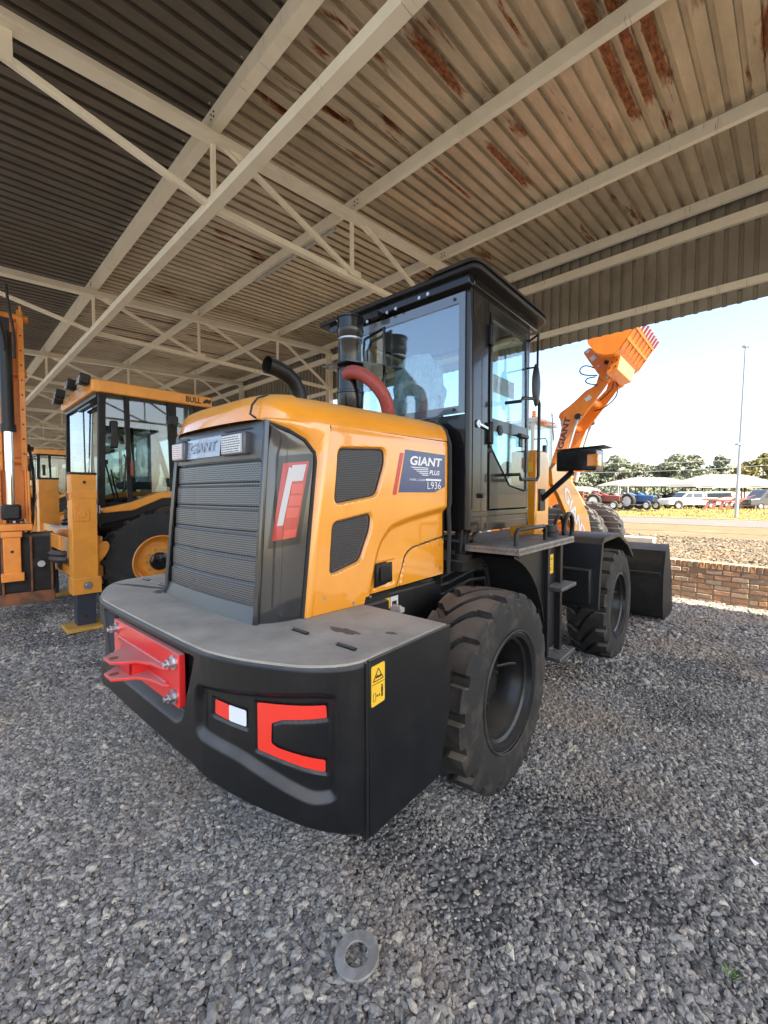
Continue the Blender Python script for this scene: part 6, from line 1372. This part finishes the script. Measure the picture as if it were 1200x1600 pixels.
tree('spreading yellow-green thorn tree at the right edge behind the canopy', 1196, 66, 8, 7.3, 4.6, 42, 1.0, 'leafB', .35, nm='thorn_tree')
tree('grey-green tree behind the raised lift arm, left of the others', 925, 88, 2, 0, 0, 0, 0, 'leafC')
tree('small tree low behind the main loader head lamp', 895, 82, 3, 0, 0, 0, 0, 'leafA', sc=.8)
for k, (u, d, s_) in enumerate(((-20, 120, 1), (40, 130, 1.2), (110, 125, .9), (210, 140, 1.3), (330, 130, 1.1), (450, 135, 1.2), (560, 130, 1.0), (660, 125, 1.2), (760, 120, 1.1), (1290, 80, 1), (1400, 84, 1.2))):
    t = tree('x', u, d, (1, 2, 3, 4, 5)[k % 5], 0, 0, 0, 0, 'leafA', sc=s_); t['label'] = 'distant grey-green tree beyond the yard, ' + ('peeping past the left boom', 'seen in the gap left of the nearest stabiliser', 'behind the nearest backhoe cab', 'behind the rear wheel of the nearest backhoe', 'behind the counterweight grille', 'behind the exhaust pipe', 'behind the rear of the black cab', 'behind the middle of the black cab', 'behind the front of the black cab', 'just outside the right edge of the picture', 'far outside the right edge of the picture')[k]; t['group'] = 'distant trees behind the machines'
# dark undergrowth below the trees
hb = thing('hedge', 'dark hedge line below the trees behind the canopies', 'hedge', place(1020, 76), 0)
_, hm = tree_geo(31, 2.6, 10, 2, 1); r_ = np.random.default_rng(9); n = 9000; p = np.stack([r_.uniform(-26, 26, n), r_.normal(0, .8, n), r_.random(n) ** .8 * (2.3 + .5 * np.sin(r_.uniform(-26, 26, n)))], 1)
a1 = r_.normal(0, 1, (n, 3)); a1 /= np.linalg.norm(a1, axis=1)[:, None]; a2 = np.cross(a1, r_.normal(0, 1, (n, 3))); a2 /= np.linalg.norm(a2, axis=1)[:, None]; s = .3 * (.5 + r_.random((n, 1))); V = np.stack([p - a1 * s, p + a2 * s * .6, p + a1 * s, p - a2 * s * .6], 1).reshape(-1, 3)
hm = MB(); hm.v = [tuple(q) for q in V]; hm.f = [(4 * i, 4 * i + 1, 4 * i + 2, 4 * i + 3) for i in range(n)]; obj('leaves', hm, 'leafA', hb, smooth=None, fix=False)
# short dry grass on the verge
n = 16000; X = r_.uniform(41.2, 57.5, n); Y = r_.uniform(-8, 40, n); hgt = r_.uniform(.05, .16, n); zz_ = .42 * sstep(X, 41, 49)
cx = cos(YB) * X - sin(YB) * Y; cy = sin(YB) * X + cos(YB) * Y; an = r_.random(n) * 6.28; wd = .05
V = np.stack([np.stack([cx - wd * np.cos(an), cy - wd * np.sin(an), zz_], 1), np.stack([cx + wd * np.cos(an), cy + wd * np.sin(an), zz_], 1), np.stack([cx + r_.normal(0, .04, n), cy + r_.normal(0, .04, n), zz_ + hgt], 1)], 1).reshape(-1, 3)
gm = MB(); gm.v = [tuple(q) for q in V]; gm.f = [(3 * i, 3 * i + 1, 3 * i + 2) for i in range(n)]
tag(obj('dry_grass', gm, leafmat('dry_grass_blades', (.34, .28, .08), (.50, .42, .16)), None, smooth=None, fix=False), 'short dry yellow grass on the verge beyond the road', 'grass', kind='stuff')

# ------------------------------------------------------------------ small things near the camera and by the wall
wz = thing('steel_washer', 'flat grey steel ring lying on the gravel in the foreground', 'washer', (-.106, 1.603, .045), 0)
rg_ = [(.048, 0), (.086, 0), (.088, .003), (.088, .010), (.086, .013), (.048, .013), (.046, .010), (.046, .003), (.048, 0)]
wz.rotation_euler = (R(5), R(-4), 0)
obj('ring', MB().lathe([(-1, -1)][:0] + rg_, (0, 0, 0), 'z', 56), mat('dull_galvanised_ring', (.36, .35, .33), .6, metal=.25, col2=(.26, .24, .21), scale=20, bump=(60, .2, .002)), wz, smooth=.7)
pt = place(1178, 2.16, .05)
pp_ = obj('paper_scrap', MB().prism([(-.022, -.012), (.024, -.008), (-.004, .026)], 0, .0012, 'z'), 'white', None); pp_.location = (1.82, 2.02, .055); pp_.rotation_euler = (R(25), R(10), .4)
tag(pp_, 'small white triangular scrap lying on the gravel at the right', 'litter')
wd_ = MB(); r_ = random.Random(4)
for k in range(22):
    a = r_.random() * 6.28; l = r_.uniform(.02, .05); c = Vector((r_.uniform(-.012, .012), r_.uniform(-.012, .012), 0)); t_ = c + Vector((cos(a) * l * .7, sin(a) * l * .7, l * .8)); s_ = Vector((-sin(a), cos(a), 0)) * .004
    wd_.add([c, (c + t_) / 2 + s_, t_, (c + t_) / 2 - s_], [(0, 1, 2, 3)])
wo = obj('weed', wd_, mat('weed_green', (.12, .20, .05), .6), None, smooth=None, fix=False); wo.location = (1.315, 1.54, .03); tag(wo, 'tiny green weed growing between stones at lower right', 'weed')
cb = obj('concrete_block', MB().b2(-.20, .20, -1.4, 1.4, 0, .50), 'concrete', None, bevel=.02); cb.location = WB(15.6, 4.5, 0); cb.rotation_euler = (0, 0, YB)
tag(cb, 'long pale concrete block on the gravel beyond the brick wall', 'concrete block')
rdp = obj('prop_rod', MB().cyl((0, 0, 0), (-.12, .10, .80), .010, n=8).b2(-.03, .03, -.03, .03, 0, .03), 'matte', None); rdp.location = WB(8.93, 1.52, .0); rdp.rotation_euler = (0, 0, YB)
tag(rdp, 'thin dark steel rod leaning between the bucket and the brick wall', 'rod')
wf = thing('wire_fence', 'thin wire strands running in front of the raised-bucket loader tyres', 'fence', WB(9.75, 6.6, 0), YB)
for k in range(7): obj('strand', MB().tube([(0, -9.5, .92 + .125 * k), (0, -4, .905 + .125 * k), (0, 0, .90 + .125 * k), (0, 4.4, .92 + .125 * k)], .0035, 5), 'steel', wf, smooth=None)
for y in (-9.5, 4.4): obj('fence_post', MB().cyl((0, y, 0), (0, y, 1.9), .03, n=10), 'galv', wf)
